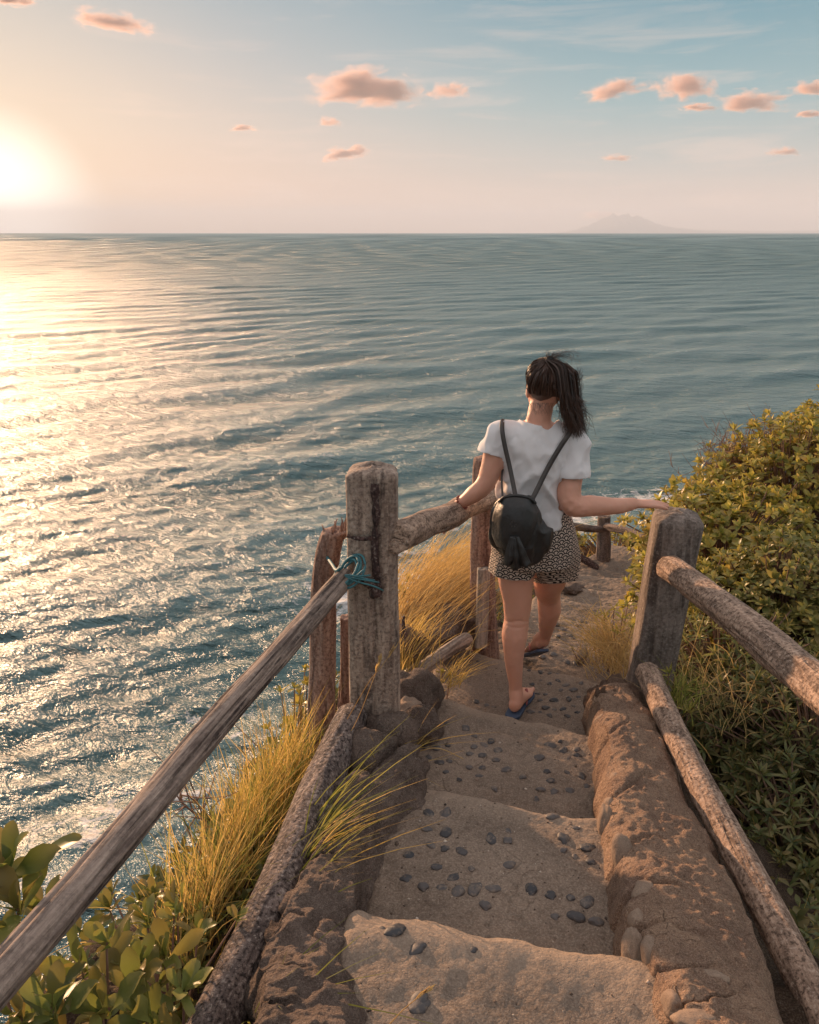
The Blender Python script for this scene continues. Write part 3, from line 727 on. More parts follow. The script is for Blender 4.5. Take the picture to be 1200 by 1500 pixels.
# driftwood beside the steps, its forked twig
A_, B_ = P(582, 1003, 3.15), P(685, 936, 3.5)
pole('driftwood_log', A_, B_, .034, .030, M['pale_stick'], bend=.02, lump=.12, crack=.05, seed=51, label='pale barkless log lying across the left edge of the steps behind the thick post', cat='log')
pole('dry_branch', P(607, 965, 3.2), P(592, 905, 3.3), .014, .006, M['dark_bark'], bend=.05, lump=.2, seed=52, nr=14, nseg=30, label='thin dark twig standing up beside the pale log', cat='branch')
pole('wooden_stake', P(612, 1002, 3.25), P(607, 972, 3.25), .026, .03, M['pale_stick'], bend=.02, lump=.2, seed=53, nseg=30, label='short broken peg under the middle of the pale log', cat='stake')

# ---------------------------------------------------------------- rope of turquoise cord
rope = empty('rope', P(520, 832, 2.52), label='turquoise cord tying the long grey pole to the thick left post', cat='rope')
m, b = new_mat('turquoise_cord'); p = geo_pos(b)
c = b.mix(b.noise(p, 60., 3.), (.02, .09, .11, 1), (.07, .22, .24, 1))
out(b, b.add('ShaderNodeBsdfPrincipled', Base_Color=c, Roughness=.6, Normal=b.bump(b.noise(p, 260., 3.), .8, .003)))
def tube(pts, r, n=40, nr=8, name='strand', mat=None, parent=None, taper=0., **kw):
    pts = catmull(pts, n); th = np.linspace(0, 2 * np.pi, nr, endpoint=False); rows = []
    up = np.array([0.3, .2, 1.])
    for i, p in enumerate(pts):
        tan = pts[min(i + 1, n - 1)] - pts[max(i - 1, 0)]; tan /= np.linalg.norm(tan) + 1e-9
        s1 = np.cross(tan, up); s1 /= np.linalg.norm(s1) + 1e-9; s2 = np.cross(tan, s1)
        rr_ = r * (1 - taper * i / n); rr_ = rr_ if 0 < i < n - 1 else rr_ * .3
        rows.append(p + rr_ * (np.cos(th)[:, None] * s1 + np.sin(th)[:, None] * s2))
    me = mesh_np(name, np.concatenate(rows), grid_faces(n, nr, wrap=True, flip=True))
    return link(name, me, mat, parent, **kw)
rc = rope.location
for k in range(5):
    pts = []
    ja, jb, jr = random.uniform(-.5, .5), random.uniform(-.012, .012), random.uniform(.85, 1.12)
    for a in np.linspace(0, 2 * np.pi, 9):
        pts.append((-.034 + .009 * k + jb + .040 * jr * math.cos(a), -.03 + .044 * jr * math.sin(a), -.006 + .004 * k + jb + .038 * jr * math.sin(a + .8 + ja)))
    tube(pts, .0042, 50, 8, 'strand', M['turquoise_cord'], rope)
for k in range(5):
    e = (.04 + .014 * k, -.055 + .004 * k, .022 - .022 * k + random.uniform(-.01, .01))
    tube([(-.03, -.06, .0), (.0, -.085, .01 * math.sin(k)), (e[0] * .7, -.08, e[2] * .6 + .008), e], .0032, 24, 6, 'strand', M['turquoise_cord'], rope)
tube([(-.04, -.04, .02), (-.06, -.01, -.005), (-.085, .1, -.03), (-.12, .25, -.06), (-.14, .3, -.055)], .006, 30, 6, 'strand', M['turquoise_cord'], rope)

# ---------------------------------------------------------------- curbs
def blob(name, r, sub=4, seed=0, rough=.25, fine=.06):
    bm = bmesh.new(); bmesh.ops.create_icosphere(bm, subdivisions=sub, radius=1.)
    co = np.array([v.co[:] for v in bm.verts])
    n = fbm(co * 1.1 + seed * 3.3, 3); n2 = fbm(co * 4. + seed, 3)
    co2 = co * (1 + rough * n + fine * n2)[:, None]
    for v, c_ in zip(bm.verts, co2): v.co = c_
    me = bpy.data.meshes.new(name); bm.to_mesh(me); bm.free(); me.polygons.foreach_set('use_smooth', [True] * len(me.polygons)); return me
def curb(name, left, right, drop_l, drop_r, mat, parent, seed, lump=.03, dome=.035, n=420, groove=.016):
    """left/right: lists of world points (top edges)"""
    Lp, Rp = catmull(left, n), catmull(right, n); m_ = 60; rows = []
    u = np.linspace(0, 1, m_)
    V = np.zeros((n, m_ + 24, 3))
    V[:, 12:12 + m_] = Lp[:, None] * (1 - u)[None, :, None] + Rp[:, None] * u[None, :, None]
    V[:, 12:12 + m_, 2] += dome * (1 - (2 * u - 1) ** 4)[None]
    for j in range(12):
        t = (12 - j) / 12.
        V[:, j] = Lp; V[:, j, 2] -= drop_l * t; V[:, j, 0] -= .05 * math.sin(t * 3.1) - .02 * t
        V[:, 12 + m_ + 11 - j] = Rp; V[:, 12 + m_ + 11 - j, 2] -= drop_r * t; V[:, 12 + m_ + 11 - j, 0] += .05 * math.sin(t * 3.1)
    big = fbm(V * 3.2 + seed, 3); mid = fbm(V * 11 + seed, 3); fn = fbm(V * 45 + seed, 2)
    sidew = np.ones(m_ + 24); sidew[14:12 + m_ - 2] = .35
    V[..., 0] += (lump * 1.1 * big + lump * .5 * mid) * sidew[None]
    V[..., 2] += lump * .9 * big + lump * .35 * mid + .006 * fn
    ss = np.linspace(0, 1, n)[:, None]; uu = np.clip((np.arange(m_ + 24) - 12) / m_, 0, 1)[None]
    for k in range(9):
        s0 = (k + .5) / 9 + .045 * math.sin(k * 7.3 + seed); wv = s0 + .02 * np.sin(uu * 5 + k) + .006 * fbm(np.stack([uu * 9 + ss * 0, uu * 0 + k + ss * 0, uu * 0 + ss * 0], -1), 2)
        V[..., 2] -= groove * np.exp(-((ss - wv) / .0045) ** 2) * sstep(-uu, -.75, -.25); V[..., 0] += groove * .6 * np.exp(-((ss - wv) / .006) ** 2) * (uu < .02)
    V[..., 2] -= groove * .5 * np.clip(fbm(V * 20 + 3, 2), 0, 1) * (uu > 0)
    me = mesh_np(name, V.reshape(-1, 3), grid_faces(n, m_ + 24, flip=False)); return link(name, me, mat, parent)
curb_r = empty('stone_curb', (.8, 2., -1.8), label='thick rounded masonry curb with river stones on the right of the steps', kind='structure')
curb_r.location = (0, 0, 0)
Lr = [P(868, 1012, 3.02), P(882, 1075, 2.62), P(893, 1160, 2.20), P(905, 1250, 1.86), P(935, 1340, 1.58), P(975, 1440, 1.33), P(1005, 1500, 1.20), P(1060, 1640, .9)]
Rr_ = [P(925, 1008, 3.05), P(968, 1075, 2.66), P(1005, 1160, 2.28), P(1040, 1250, 1.95), P(1083, 1340, 1.68), P(1125, 1440, 1.43), P(1150, 1500, 1.30), P(1230, 1640, 1.0)]
curb('masonry', Lr, Rr_, .34, .4, M['curb_rock'], curb_r, 4.4, lump=.019)
for i, (x, y, Y, w, h_, dp, rot, tilt) in enumerate([(905, 1108, 2.50, .026, .080, .045, .35, .2), (903, 1150, 2.27, .030, .055, .045, .1, 0), (915, 1166, 2.19, .045, .018, .045, 0, 0), (912, 1255, 1.86, .030, .078, .05, -.15, 0),
                                             (942, 1312, 1.68, .030, .048, .05, .3, 0), (960, 1302, 1.70, .045, .018, .045, 0, 0), (984, 1470, 1.28, .018, .034, .05, 0, 0), (1020, 1494, 1.21, .045, .024, .05, .1, 0),
                                             (886, 1205, 2.07, .022, .07, .045, .1, 0), (926, 1395, 1.49, .024, .075, .045, 0, 0), (922, 1101, 2.53, .040, .016, .045, 0, 0), (880, 1060, 2.75, .024, .05, .04, .2, 0),
                                             (955, 1400, 1.45, .022, .05, .04, -.2, 0), (893, 1185, 2.14, .02, .045, .04, 0, 0), (932, 1350, 1.58, .02, .04, .04, .1, 0), (1045, 1430, 1.36, .03, .016, .03, .2, 0)]):
    o = link('river_stone', blob('river_stone', 1, 4, i + 3, .16, .03), M['river_stone'], curb_r, loc=P(x, y, Y) + Vector((.004, .004, -.008))); o.scale = (w * 1.05, dp * .8, h_ * .8)
    o.rotation_euler = (R(-30), rot, 0)
curb_l = empty('stone_curb', (0, 0, 0), label='broken dark rubble curb between the crusty log and the steps', kind='structure')
Ll = [P(560, 1120, 2.303), P(490, 1200, 2.021), P(430, 1300, 1.692), P(392, 1400, 1.410), P(370, 1500, 1.203), P(330, 1640, 0.921)]
Rl = [P(600, 1105, 2.350), P(562, 1195, 2.049), P(512, 1285, 1.739), P(492, 1395, 1.466), P(478, 1500, 1.222), P(450, 1640, 0.940)]
curb('masonry', Ll, Rl, .3, .4, M['rock'], curb_l, 8.8, lump=.045, dome=.02)
for i, (x, y, Y, sx, sy, sz) in enumerate([(476, 1402, 1.55, .058, .06, .075), (500, 1260, 1.95, .07, .08, .05), (520, 1170, 2.25, .08, .09, .07), (455, 1335, 1.72, .07, .07, .05), (430, 1440, 1.44, .05, .06, .05),
                                            (570, 1085, 2.6, .09, .1, .09), (545, 1110, 2.5, .09, .08, .1), (590, 1140, 2.38, .05, .06, .09), (420, 1385, 1.6, .06, .06, .04)]):
    o = link('rubble_stone', blob('rubble_stone', 1, 4, i + 20, .3, .12), M['rock'], curb_l, loc=P(x, y, Y * .96)); o.scale = (sx, sy, sz); o.rotation_euler = (random.random(), random.random(), random.random() * 3)
# rocks behind the left post
rk = [(606, 1020, 3.0, .10, .1, .10, 'rock', 'dark block of rock under the left end of the pale log'), (598, 1045, 2.85, .06, .06, .05, 'river_stone', 'small pale stone wedged at the right foot of the thick post'),
      (645, 925, 3.75, .13, .12, .085, 'rock', 'grey rounded rock just above the pale log'), (662, 905, 3.9, .12, .12, .07, 'rock', 'brown rock beside the pale stake, in front of the dry grass'),
      (680, 912, 3.85, .05, .06, .05, 'river_stone', 'small round tan stone by the top end of the pale log'), (640, 895, 4.05, .2, .15, .07, 'root_mound', 'long low clod of earth under the dry grass'),
      (612, 1070, 2.8, .09, .09, .08, 'rock', 'dark rough rock at the left end of the third step'), (593, 945, 3.3, .09, .1, .07, 'root_mound', 'round earthy lump behind the dark twig'),
      (690, 880, 4.25, .14, .13, .09, 'rock', 'dark shaded rock behind the pale stake'), (852, 957, 4.0, .07, .03, .025, 'river_stone', 'flat sunlit stone slab on the step right of the walking foot'),
      (838, 862, 5.9, .2, .1, .05, 'rock', 'dark flat rock at the turn of the stairs')]
for i, (x, y, Y, sx, sy, sz, mt, lb) in enumerate(rk):
    o = link('rock', blob('rock', 1, 4, i + 40, .28, .1), M[mt], None, loc=P(x, y, Y), label=lb, cat='rock', group='rocks beside the stairs'); o.scale = (sx, sy, sz); o.rotation_euler = (random.uniform(-.3, .3), random.uniform(-.3, .3), random.random() * 3)
# knobbly root mound at the foot of the right post
rm = empty('root_stump', P(890, 1030, 3.0), label='knobbly sunlit root lump at the foot of the grey post', cat='stump')
o = link('root_body', blob('root_body', 1, 5, 77, .35, .14), M['root_mound'], rm); o.scale = (.10, .14, .10); o.location = (0.03, .05, -.05)
for i, (x, z, y, a, b2, c2) in enumerate([(-.045, .0, -.05, .035, .04, .10), (.0, .045, -.02, .05, .05, .035), (-.03, -.06, -.06, .03, .03, .08), (.05, .03, -.03, .05, .05, .045), (.02, -.07, -.10, .03, .03, .06), (-.01, .0, -.1, .035, .03, .06), (.1, .0, .0, .07, .07, .06)]):
    o = link('root_knob', blob('root_knob', 1, 4, i + 80, .3, .16), M['root_mound'], rm); o.location = (x, y, z); o.scale = (a, b2, c2)
# ================================================================ PERSON, seen from behind
def loft_part(bm, rings, nr=28, cap=True):
    """rings: (centre, axis_x vec*rx, axis_y vec*ry); closed superellipse-free loft"""
    th = np.linspace(0, 2 * np.pi, nr, endpoint=False); loops = []
    for c, ax, ay in rings:
        loops.append([bm.verts.new(Vector(c) + Vector(ax) * math.cos(t) + Vector(ay) * math.sin(t)) for t in th])
    for a, b_ in zip(loops[:-1], loops[1:]):
        for j in range(nr):
            k = (j + 1) % nr; bm.faces.new((a[j], a[k], b_[k], b_[j]))
    if cap: bm.faces.new(loops[0][::-1]); bm.faces.new(loops[-1])
def limb(bm, pts, radii, n=None, nr=24, flat=1., up=(0, 1, 0)):
    """rounded tapering limb through pts"""
    n = n or (len(pts) - 1) * 9 + 1
    C = catmull(pts, n); rad = np.interp(np.linspace(0, len(pts) - 1, n), range(len(pts)), radii)
    rings = []
    t0 = Vector(C[1] - C[0]).normalized(); t1 = Vector(C[-1] - C[-2]).normalized()
    items = [(Vector(C[0]) - t0 * rad[0] * s, rad[0] * math.sqrt(max(0, 1 - s * s)), t0) for s in (.98, .85, .6, .3)]
    for i in range(n):
        t = Vector(C[min(i + 1, n - 1)] - C[max(i - 1, 0)]).normalized(); items.append((Vector(C[i]), rad[i], t))
    items += [(Vector(C[-1]) + t1 * rad[-1] * s, rad[-1] * math.sqrt(max(0, 1 - s * s)), t1) for s in (.3, .6, .85, .98)]
    for c, r_, t in items:
        u = Vector(up); s1 = t.cross(u)
        if s1.length < .1: s1 = t.cross(Vector((1, 0, 0)))
        s1.normalize(); s2 = s1.cross(t).normalized()
        rings.append((c, s1 * r_, s2 * r_ * flat))
    loft_part(bm, rings, nr)
def ellip(bm, c, r, rot=None, sub=3):
    mtx = Matrix.Translation(Vector(c)) @ ((rot or Quaternion()).to_matrix().to_4x4()) @ Matrix.Diagonal((*r, 1))
    bmesh.ops.create_icosphere(bm, subdivisions=sub, radius=1., matrix=mtx)
def fuse(name, bm, voxel, smooth=6, disp=None):
    bmesh.ops.recalc_face_normals(bm, faces=bm.faces)
    me = bpy.data.meshes.new(name); bm.to_mesh(me); bm.free()
    o = bpy.data.objects.new(name, me); COL.objects.link(o)
    md = o.modifiers.new('r', 'REMESH'); md.mode = 'VOXEL'; md.voxel_size = voxel; md.use_smooth_shade = True
    if smooth: s_ = o.modifiers.new('s', 'SMOOTH'); s_.factor = .5; s_.iterations = smooth
    dg_ = bpy.context.evaluated_depsgraph_get(); me2 = bpy.data.meshes.new_from_object(o.evaluated_get(dg_)); me2.name = name
    bpy.data.objects.remove(o); bpy.data.meshes.remove(me)
    if disp is not None:
        co = np.zeros(len(me2.vertices) * 3, np.float32); me2.vertices.foreach_get('co', co); no = np.zeros_like(co); me2.vertices.foreach_get('normal', no)
        co = co.reshape(-1, 3); no = no.reshape(-1, 3); co = co + no * disp(co.astype(float), no)[:, None]; me2.vertices.foreach_set('co', co.astype(np.float32).ravel())
    me2.polygons.foreach_set('use_smooth', [True] * len(me2.polygons)); me2.update(); return me2

# materials
m, b = new_mat('skin'); p = geo_pos(b)
c = b.mix(b.noise(p, 9., 4.), (.60, .29, .195, 1), (.70, .37, .26, 1)); c = b.mix(b.m('MULTIPLY', b.noise(p, 60., 3.), .2), c, (.5, .24, .17, 1))
s = b.add('ShaderNodeBsdfPrincipled', Base_Color=c, Roughness=.52, Normal=b.bump(b.noise(p, 300., 3.), .15, .002))
s.node.inputs['Subsurface Weight'].default_value = .12; s.node.inputs['Subsurface Radius'].default_value = (.012, .004, .002); s.node.inputs['Subsurface Scale'].default_value = 1.
out(b, s)
m, b = new_mat('white_cotton'); p = geo_pos(b)
c = b.mix(b.noise(p, 14., 3.), (.79, .76, .76, 1), (.86, .83, .83, 1))
s = b.add('ShaderNodeBsdfPrincipled', Base_Color=c, Roughness=.9, Normal=b.bump(b.noise(p, 420., 2.), .25, .001)); s.node.inputs['Sheen Weight'].default_value = .15
t = b.add('ShaderNodeBsdfTranslucent', Color=(.85, .78, .72, 1)); sh = b.add('ShaderNodeMixShader', i0=.15, i1=s, i2=t); out(b, sh)
m, b = new_mat('black_leather'); p = geo_pos(b)
n = b.noise(p, 30., 4., .6); c = b.mix(n, (.012, .012, .012, 1), (.035, .033, .032, 1))
s = b.add('ShaderNodeBsdfPrincipled', Base_Color=c, Roughness=b.mr(n, .3, .7, .35, .55), Normal=b.bump(b.m('ADD', b.noise(p, 22., 3., .5, .6), b.m('MULTIPLY', b.voro(p, 380.), .08)), .5, .01)); out(b, s)
m, b = new_mat('strap_leather'); p = geo_pos(b)
c = b.mix(b.noise(p, 40., 3.), (.03, .026, .024, 1), (.07, .055, .048, 1)); out(b, b.add('ShaderNodeBsdfPrincipled', Base_Color=c, Roughness=.5))
m, b = new_mat('brown_hair'); r1 = b.add('ShaderNodeNewGeometry', out=8)
c = b.mix(r1, (.022, .012, .009, 1), (.11, .052, .032, 1)); s = b.add('ShaderNodeBsdfPrincipled', Base_Color=c, Roughness=.42); s.node.inputs['Specular IOR Level'].default_value = .6; out(b, s)
m, b = new_mat('red_bead'); out(b, b.add('ShaderNodeBsdfPrincipled', Base_Color=(.22, .05, .03, 1), Roughness=.45))
m, b = new_mat('blue_rubber'); out(b, b.add('ShaderNodeBsdfPrincipled', Base_Color=(.05, .075, .13, 1), Roughness=.65))
m, b = new_mat('pink_strap'); out(b, b.add('ShaderNodeBsdfPrincipled', Base_Color=(.30, .08, .07, 1), Roughness=.5))
m, b = new_mat('hair_tie'); out(b, b.add('ShaderNodeBsdfPrincipled', Base_Color=(.01, .01, .01, 1), Roughness=.7))
# wave-scale print: rows of overlapping arches
m, b = new_mat('arch_print_cloth')
ua = b.add('ShaderNodeAttribute', out=2, props={'attribute_name': 'cu'}); va = b.add('ShaderNodeAttribute', out=2, props={'attribute_name': 'cv'})
rad = .024
u = b.m('DIVIDE', ua, rad); v = b.m('DIVIDE', va, rad); v2 = b.m('DIVIDE', v, .62)
k0 = b.m('FLOOR', v2)
def dcand(off):
    k = b.m('ADD', k0, off); par = b.m('MODULO', b.m('ADD', k, 1000.), 2.); x = b.m('SUBTRACT', u, par)
    x = b.m('SUBTRACT', x, b.m('MULTIPLY', b.m('ROUND', b.m('DIVIDE', x, 2.)), 2.)); y = b.m('SUBTRACT', v, b.m('MULTIPLY', k, .62))
    return b.m('SQRT', b.m('ADD', b.m('MULTIPLY', x, x), b.m('MULTIPLY', y, y)))
da, db, dc = dcand(-1.), dcand(0.), dcand(1.)
ia = b.m('LESS_THAN', da, 1.); ib = b.m('LESS_THAN', db, 1.)
dd = b.add('ShaderNodeMix', Factor=ib, A=dc, B=db); dd = b.add('ShaderNodeMix', Factor=ia, A=dd, B=da)
r1_ = b.m('GREATER_THAN', dd, .80); r2_ = b.m('LESS_THAN', b.m('ABSOLUTE', b.m('SUBTRACT', dd, .49)), .12)
blk = b.m('MAXIMUM', r1_, r2_)
c = b.mix(blk, (.56, .46, .38, 1), (.018, .014, .014, 1))
p = geo_pos(b); out(b, b.add('ShaderNodeBsdfPrincipled', Base_Color=c, Roughness=.85, Normal=b.bump(b.noise(p, 300., 2.), .3, .001)))

YB = 3.30
def B(px, py, Y=YB): return P(px, py, Y)
person = empty('person', B(765, 1030, 3.32), label='woman seen from behind in white T-shirt and patterned shorts stepping down the stairs', cat='person')
PO = Vector(person.location)
def local(me):
    me.transform(Matrix.Translation(-PO)); return me
EX, EY, EZ = Vector((1, 0, 0)), Vector((0, 1, 0)), Vector((0, 0, 1))
bm = bmesh.new()
# torso
tor = [(783, 826, 3.34, .12, .07), (783, 815, 3.34, .182, .118), (783, 782, 3.33, .172, .115), (781, 750, 3.32, .128, .092), (780, 715, 3.31, .118, .085), (781, 680, 3.31, .135, .095),
       (784, 655, 3.31, .155, .092), (786, 640, 3.31, .15, .08), (787, 628, 3.31, .11, .068), (788, 618, 3.31, .062, .056)]
loft_part(bm, [(B(x, y, Y), EX * rx, EY * ry) for x, y, Y, rx, ry in tor], 40)
limb(bm, [B(788, 628, 3.31), B(790, 610, 3.31), B(794, 590, 3.325)], [.056, .050, .050], nr=28)
# head: skull, face turned slightly to the left
hc = B(799, 563, 3.34); HR = Quaternion((0, 0, 1), R(14))
ellip(bm, hc, (.074, .093, .098), HR, 4)
def H(x, y, z): return hc + HR @ Vector((x, y, z))
ellip(bm, H(0, .035, -.055), (.056, .058, .062), HR)           # jaw
ellip(bm, H(0, .098, -.022), (.011, .016, .02), HR)            # nose
ellip(bm, H(0, .088, -.058), (.022, .012, .010), HR)           # mouth
ellip(bm, H(0, .075, -.092), (.02, .02, .016), HR)             # chin
for sx in (-1, 1):
    ellip(bm, H(sx * .076, -.002, -.026), (.009, .018, .030), HR @ Quaternion((0, 0, 1), sx * .35))
    ellip(bm, H(sx * .03, .085, .004), (.015, .01, .01), HR)
# arms
shL, shR = B(731, 645, 3.30), B(840, 652, 3.30)
elL, elR = B(712, 707, 3.27), B(836, 737, 3.22)
wrL, wrR = B(674, 738, 3.30), B(928, 738, 3.27)
limb(bm, [B(760, 640, 3.31), shL, B(724, 672, 3.285), elL, B(694, 724, 3.275), wrL], [.05, .056, .049, .040, .036, .024])
limb(bm, [B(815, 640, 3.31), shR, B(836, 690, 3.27), elR, B(868, 741, 3.235), B(905, 741, 3.26), wrR], [.05, .058, .052, .047, .043, .034, .026])
# left hand grips the log, right hand lies flat on the post
def hand(bm, wrist, palm_dir, up, side, size=1., curls=(1, 1, 1, 1), thumb_down=.3):
    """palm_dir: wrist->knuckles, up: back of the hand, side: towards the thumb"""
    pd, u, sd = Vector(palm_dir).normalized(), Vector(up).normalized(), Vector(side).normalized()
    k = wrist + pd * .085 * size
    rings = []
    for t, w_, h_ in ((-.02, .024, .02), (.1, .027, .0185), (.35, .034, .017), (.7, .041, .0155), (1.0, .041, .0125), (1.1, .034, .009)):
        rings.append((wrist + pd * (.085 * t * size) + sd * (.002 * t), sd * w_ * size, u * h_ * size))
    loft_part(bm, rings, 24)
    L4 = (.072, .080, .074, .058)
    for i, (L_, cu) in enumerate(zip(L4, curls)):
        off = (1.5 - i) * .0215
        base = wrist + pd * .078 * size + sd * off * size
        d0 = (pd + sd * (1.5 - i) * .07).normalized(); a = 0; pts = [base - d0 * .02, base]; cur = base
        for j, f in enumerate((.46, .30, .24)):
            a += cu * (.45, .62, .5)[j]
            dv = d0 * math.cos(a) - u * math.sin(a); cur = cur + dv * L_ * f * size; pts.append(cur)
        limb(bm, pts, [.010 * size, .0098 * size, .0090 * size, .0082 * size, .0066 * size], nr=12)
    tb = wrist + pd * .022 * size + sd * .024 * size
    d0 = (pd * .75 + sd * .75 - u * thumb_down).normalized()
    limb(bm, [tb, tb + d0 * .032, tb + d0 * .052 + pd * .012 - u * .012 * thumb_down * 3, tb + d0 * .06 + pd * .032 - u * .022 * thumb_down * 3], [.014, .0115, .0102, .008], nr=12)
rd = Vector((.41, 1.2, -.254)).normalized()
hand(bm, wrL, (-.92, .08, -.30), (-.22, .0, .97), (-.1, -1, .05), 1., (1.0, 1.05, 1.1, 1.1), .8)
hand(bm, wrR, (.985, .10, -.035), (.08, 0, 1), (-.12, .99, 0), 1., (.16, .13, .13, .18), .15)
# legs
hipL, hipR = B(756, 815, 3.34), B(810, 815, 3.38)
knL, anL = B(757, 905, 3.33), B(755, 1000, 3.30)
knR, anR = B(804, 874, 3.66), B(799, 930, 3.80)
limb(bm, [hipL, B(756, 850, 3.335), B(758, 880, 3.33), knL, B(754, 932, 3.315), B(753, 965, 3.305), anL, B(756, 1016, 3.30)],
     [.090, .078, .064, .056, .0575, .043, .030, .030], n=70, nr=32)
limb(bm, [hipR, B(806, 846, 3.48), B(803, 860, 3.58), knR, B(805, 893, 3.70), B(802, 912, 3.75), anR, B(796, 940, 3.81)],
     [.090, .078, .066, .056, .057, .044, .031, .030], n=70, nr=32)
def foot(bm, ankle, heel, toe, sgn):
    heel, toe = Vector(heel), Vector(toe); f = (toe - heel).normalized(); side = f.cross(EZ).normalized(); up = side.cross(f)
    L_ = (toe - heel).length
    rings = [(heel + f * (L_ * t) + up * h0 + side * (.006 * math.sin(t * 3)), side * w_, up * hh) for t, w_, hh, h0 in
             ((.0, .012, .014, .02), (.04, .024, .024, .026), (.12, .030, .032, .033), (.3, .031, .036, .037), (.5, .034, .028, .030), (.7, .042, .019, .021), (.82, .043, .014, .015), (.88, .038, .010, .012))]
    loft_part(bm, rings, 22)
    ell = [(ankle.x, ankle.y, ankle.z), tuple(heel + f * .045 + up * .05)]
    limb(bm, ell, [.032, .031], nr=20)
    for i, (o_, l_, r_) in enumerate(((-.031, .048, .0125), (-.011, .040, .0095), (.005, .034, .009), (.019, .028, .0085), (.032, .020, .008))):
        b0 = heel + f * (L_ * .84) + side * (o_ * sgn) + up * .012; limb(bm, [b0 - f * .01, b0 + f * l_ * .6 + up * .003, b0 + f * l_], [r_, r_, r_ * .85], nr=10)
zs = surf_z(3, B(756, 1030, 3.28))[0]
hL = Vector((B(751, 1030, 3.26).x, 3.235, zs + .022)); tL = hL + Vector((.085, .19, .0))
foot(bm, B(756, 1010, 3.30), hL, tL, -1)
# right foot reaches for the next step: heel still up
hR = P(794, 950, 3.79); z4 = surf_z(4, P(800, 935, 4.0))[0]
tR = Vector((hR.x - .03, hR.y + .19, max(z4 + .02, hR.z - .13)))
foot(bm, anR, hR, tR, 1)
def creases(co, no):
    x, y, z = co.T; d = np.zeros(len(x))
    for (c_, w_) in ((knL, .07), (knR, .07)):
        near = np.exp(-((x - c_.x) / w_) ** 2 - ((y - c_.y) / .09) ** 2) * sstep(-(y - c_.y), -.01, .02)
        d -= near * .0045 * np.exp(-((z - c_.z - .012 * np.cos((x - c_.x) * 40)) / .006) ** 2); d -= near * .003 * np.exp(-((z - c_.z + .02) / .006) ** 2)
        for sx in (-1, 1): d += near * .004 * np.exp(-((x - c_.x - sx * .022) / .010) ** 2 - ((z - c_.z - .03) / .04) ** 2)
    near = np.exp(-((x - elR.x) / .05) ** 2 - ((z - elR.z) / .05) ** 2); d += near * .004 * fbm(co * 45, 2)
    return d + .0012 * fbm(co * 30, 3)
body_me = fuse('body', bm, .0048, 5, creases)
link('body', local(body_me), M['skin'], person)

# ---- T-shirt
bm = bmesh.new()
tor = [(778, 772, 3.32, .150, .112), (779, 750, 3.32, .142, .110), (779, 725, 3.315, .135, .108), (779, 700, 3.31, .135, .108), (781, 675, 3.31, .145, .112), (784, 655, 3.31, .162, .106),
       (786, 640, 3.31, .155, .092), (787, 630, 3.31, .125, .080), (789, 622, 3.31, .092, .070), (789, 614, 3.312, .074, .064)]
loft_part(bm, [(B(x, y, Y), EX * rx, EY * ry) for x, y, Y, rx, ry in tor], 48)
limb(bm, [B(765, 638, 3.31), B(735, 638, 3.305), B(727, 655, 3.295), B(721, 669, 3.285)], [.058, .057, .060, .060])
limb(bm, [B(812, 640, 3.31), B(838, 645, 3.305), B(840, 668, 3.29), B(838, 694, 3.265)], [.058, .060, .064, .064])
def folds(co, no):
    x, y, z = co.T
    q = np.stack([x * 11 + z * 7, y * 5, z * 3 - x * 4], -1); q2 = np.stack([x * 16 - z * 8, y * 10, z * 9 + x * 5], -1)
    r_ = 1 - np.abs(fbm(q, 2)) * 2; r2 = 1 - np.abs(fbm(q2, 2)) * 2
    low = sstep(z, -.85, -1.15) * .7 + .45
    return np.maximum((.018 * r_ + .010 * r2) * low, -.004)
shirt_me = fuse('tshirt', bm, .006, 5, folds)
# cut the neck opening, the hem and the sleeve ends open
bm = bmesh.new(); bm.from_mesh(shirt_me)
def cut(bm, co, no):
    g = bmesh.ops.bisect_plane(bm, geom=bm.verts[:] + bm.edges[:] + bm.faces[:], plane_co=co, plane_no=no, clear_outer=True, dist=1e-5)
neck = B(790, 622, 3.31)
def cut_local(bm, co, no, cen, rad_, xlim=None):
    fs = [f for f in bm.faces if (xlim is None or (f.calc_center_median().x - xlim[0]) * xlim[1] > 0) and (f.calc_center_median() - cen).length < rad_ and (f.calc_center_median() - co).dot(Vector(no)) > 0]
    bmesh.ops.delete(bm, geom=fs, context='FACES')
fs = [f for f in bm.faces if ((f.calc_center_median().x - neck.x) / .078) ** 2 + ((f.calc_center_median().y - neck.y - .01) / .085) ** 2 < 1 and f.calc_center_median().z > neck.z - .030]
bmesh.ops.delete(bm, geom=fs, context='FACES')
cut_local(bm, B(722, 667, 3.285), (B(712, 707, 3.27) - B(731, 645, 3.3)).normalized(), B(716, 683, 3.28), .085, (B(733, 680, 3.3).x, -1))
cut_local(bm, B(838, 700, 3.26), (0, -.15, -1), B(837, 716, 3.26), .10, (B(819, 700, 3.27).x, 1))
fs = [f for f in bm.faces if f.calc_center_median().z < B(779, 764, 3.32).z + .01 * math.sin(f.calc_center_median().x * 30)]
bmesh.ops.delete(bm, geom=fs, context='FACES')
ed = [e for e in bm.edges if e.is_boundary]; vs = list({v for e in ed for v in e.verts})
for _ in range(6): bmesh.ops.smooth_vert(bm, verts=vs, factor=.5, use_axis_x=True, use_axis_y=True, use_axis_z=True)
bm.to_mesh(shirt_me); bm.free(); shirt_me.polygons.foreach_set('use_smooth', [True] * len(shirt_me.polygons))
so_ = link('tshirt', local(shirt_me), M['white_cotton'], person)
sd = so_.modifiers.new('thick', 'SOLIDIFY'); sd.thickness = .003; sd.offset = -1

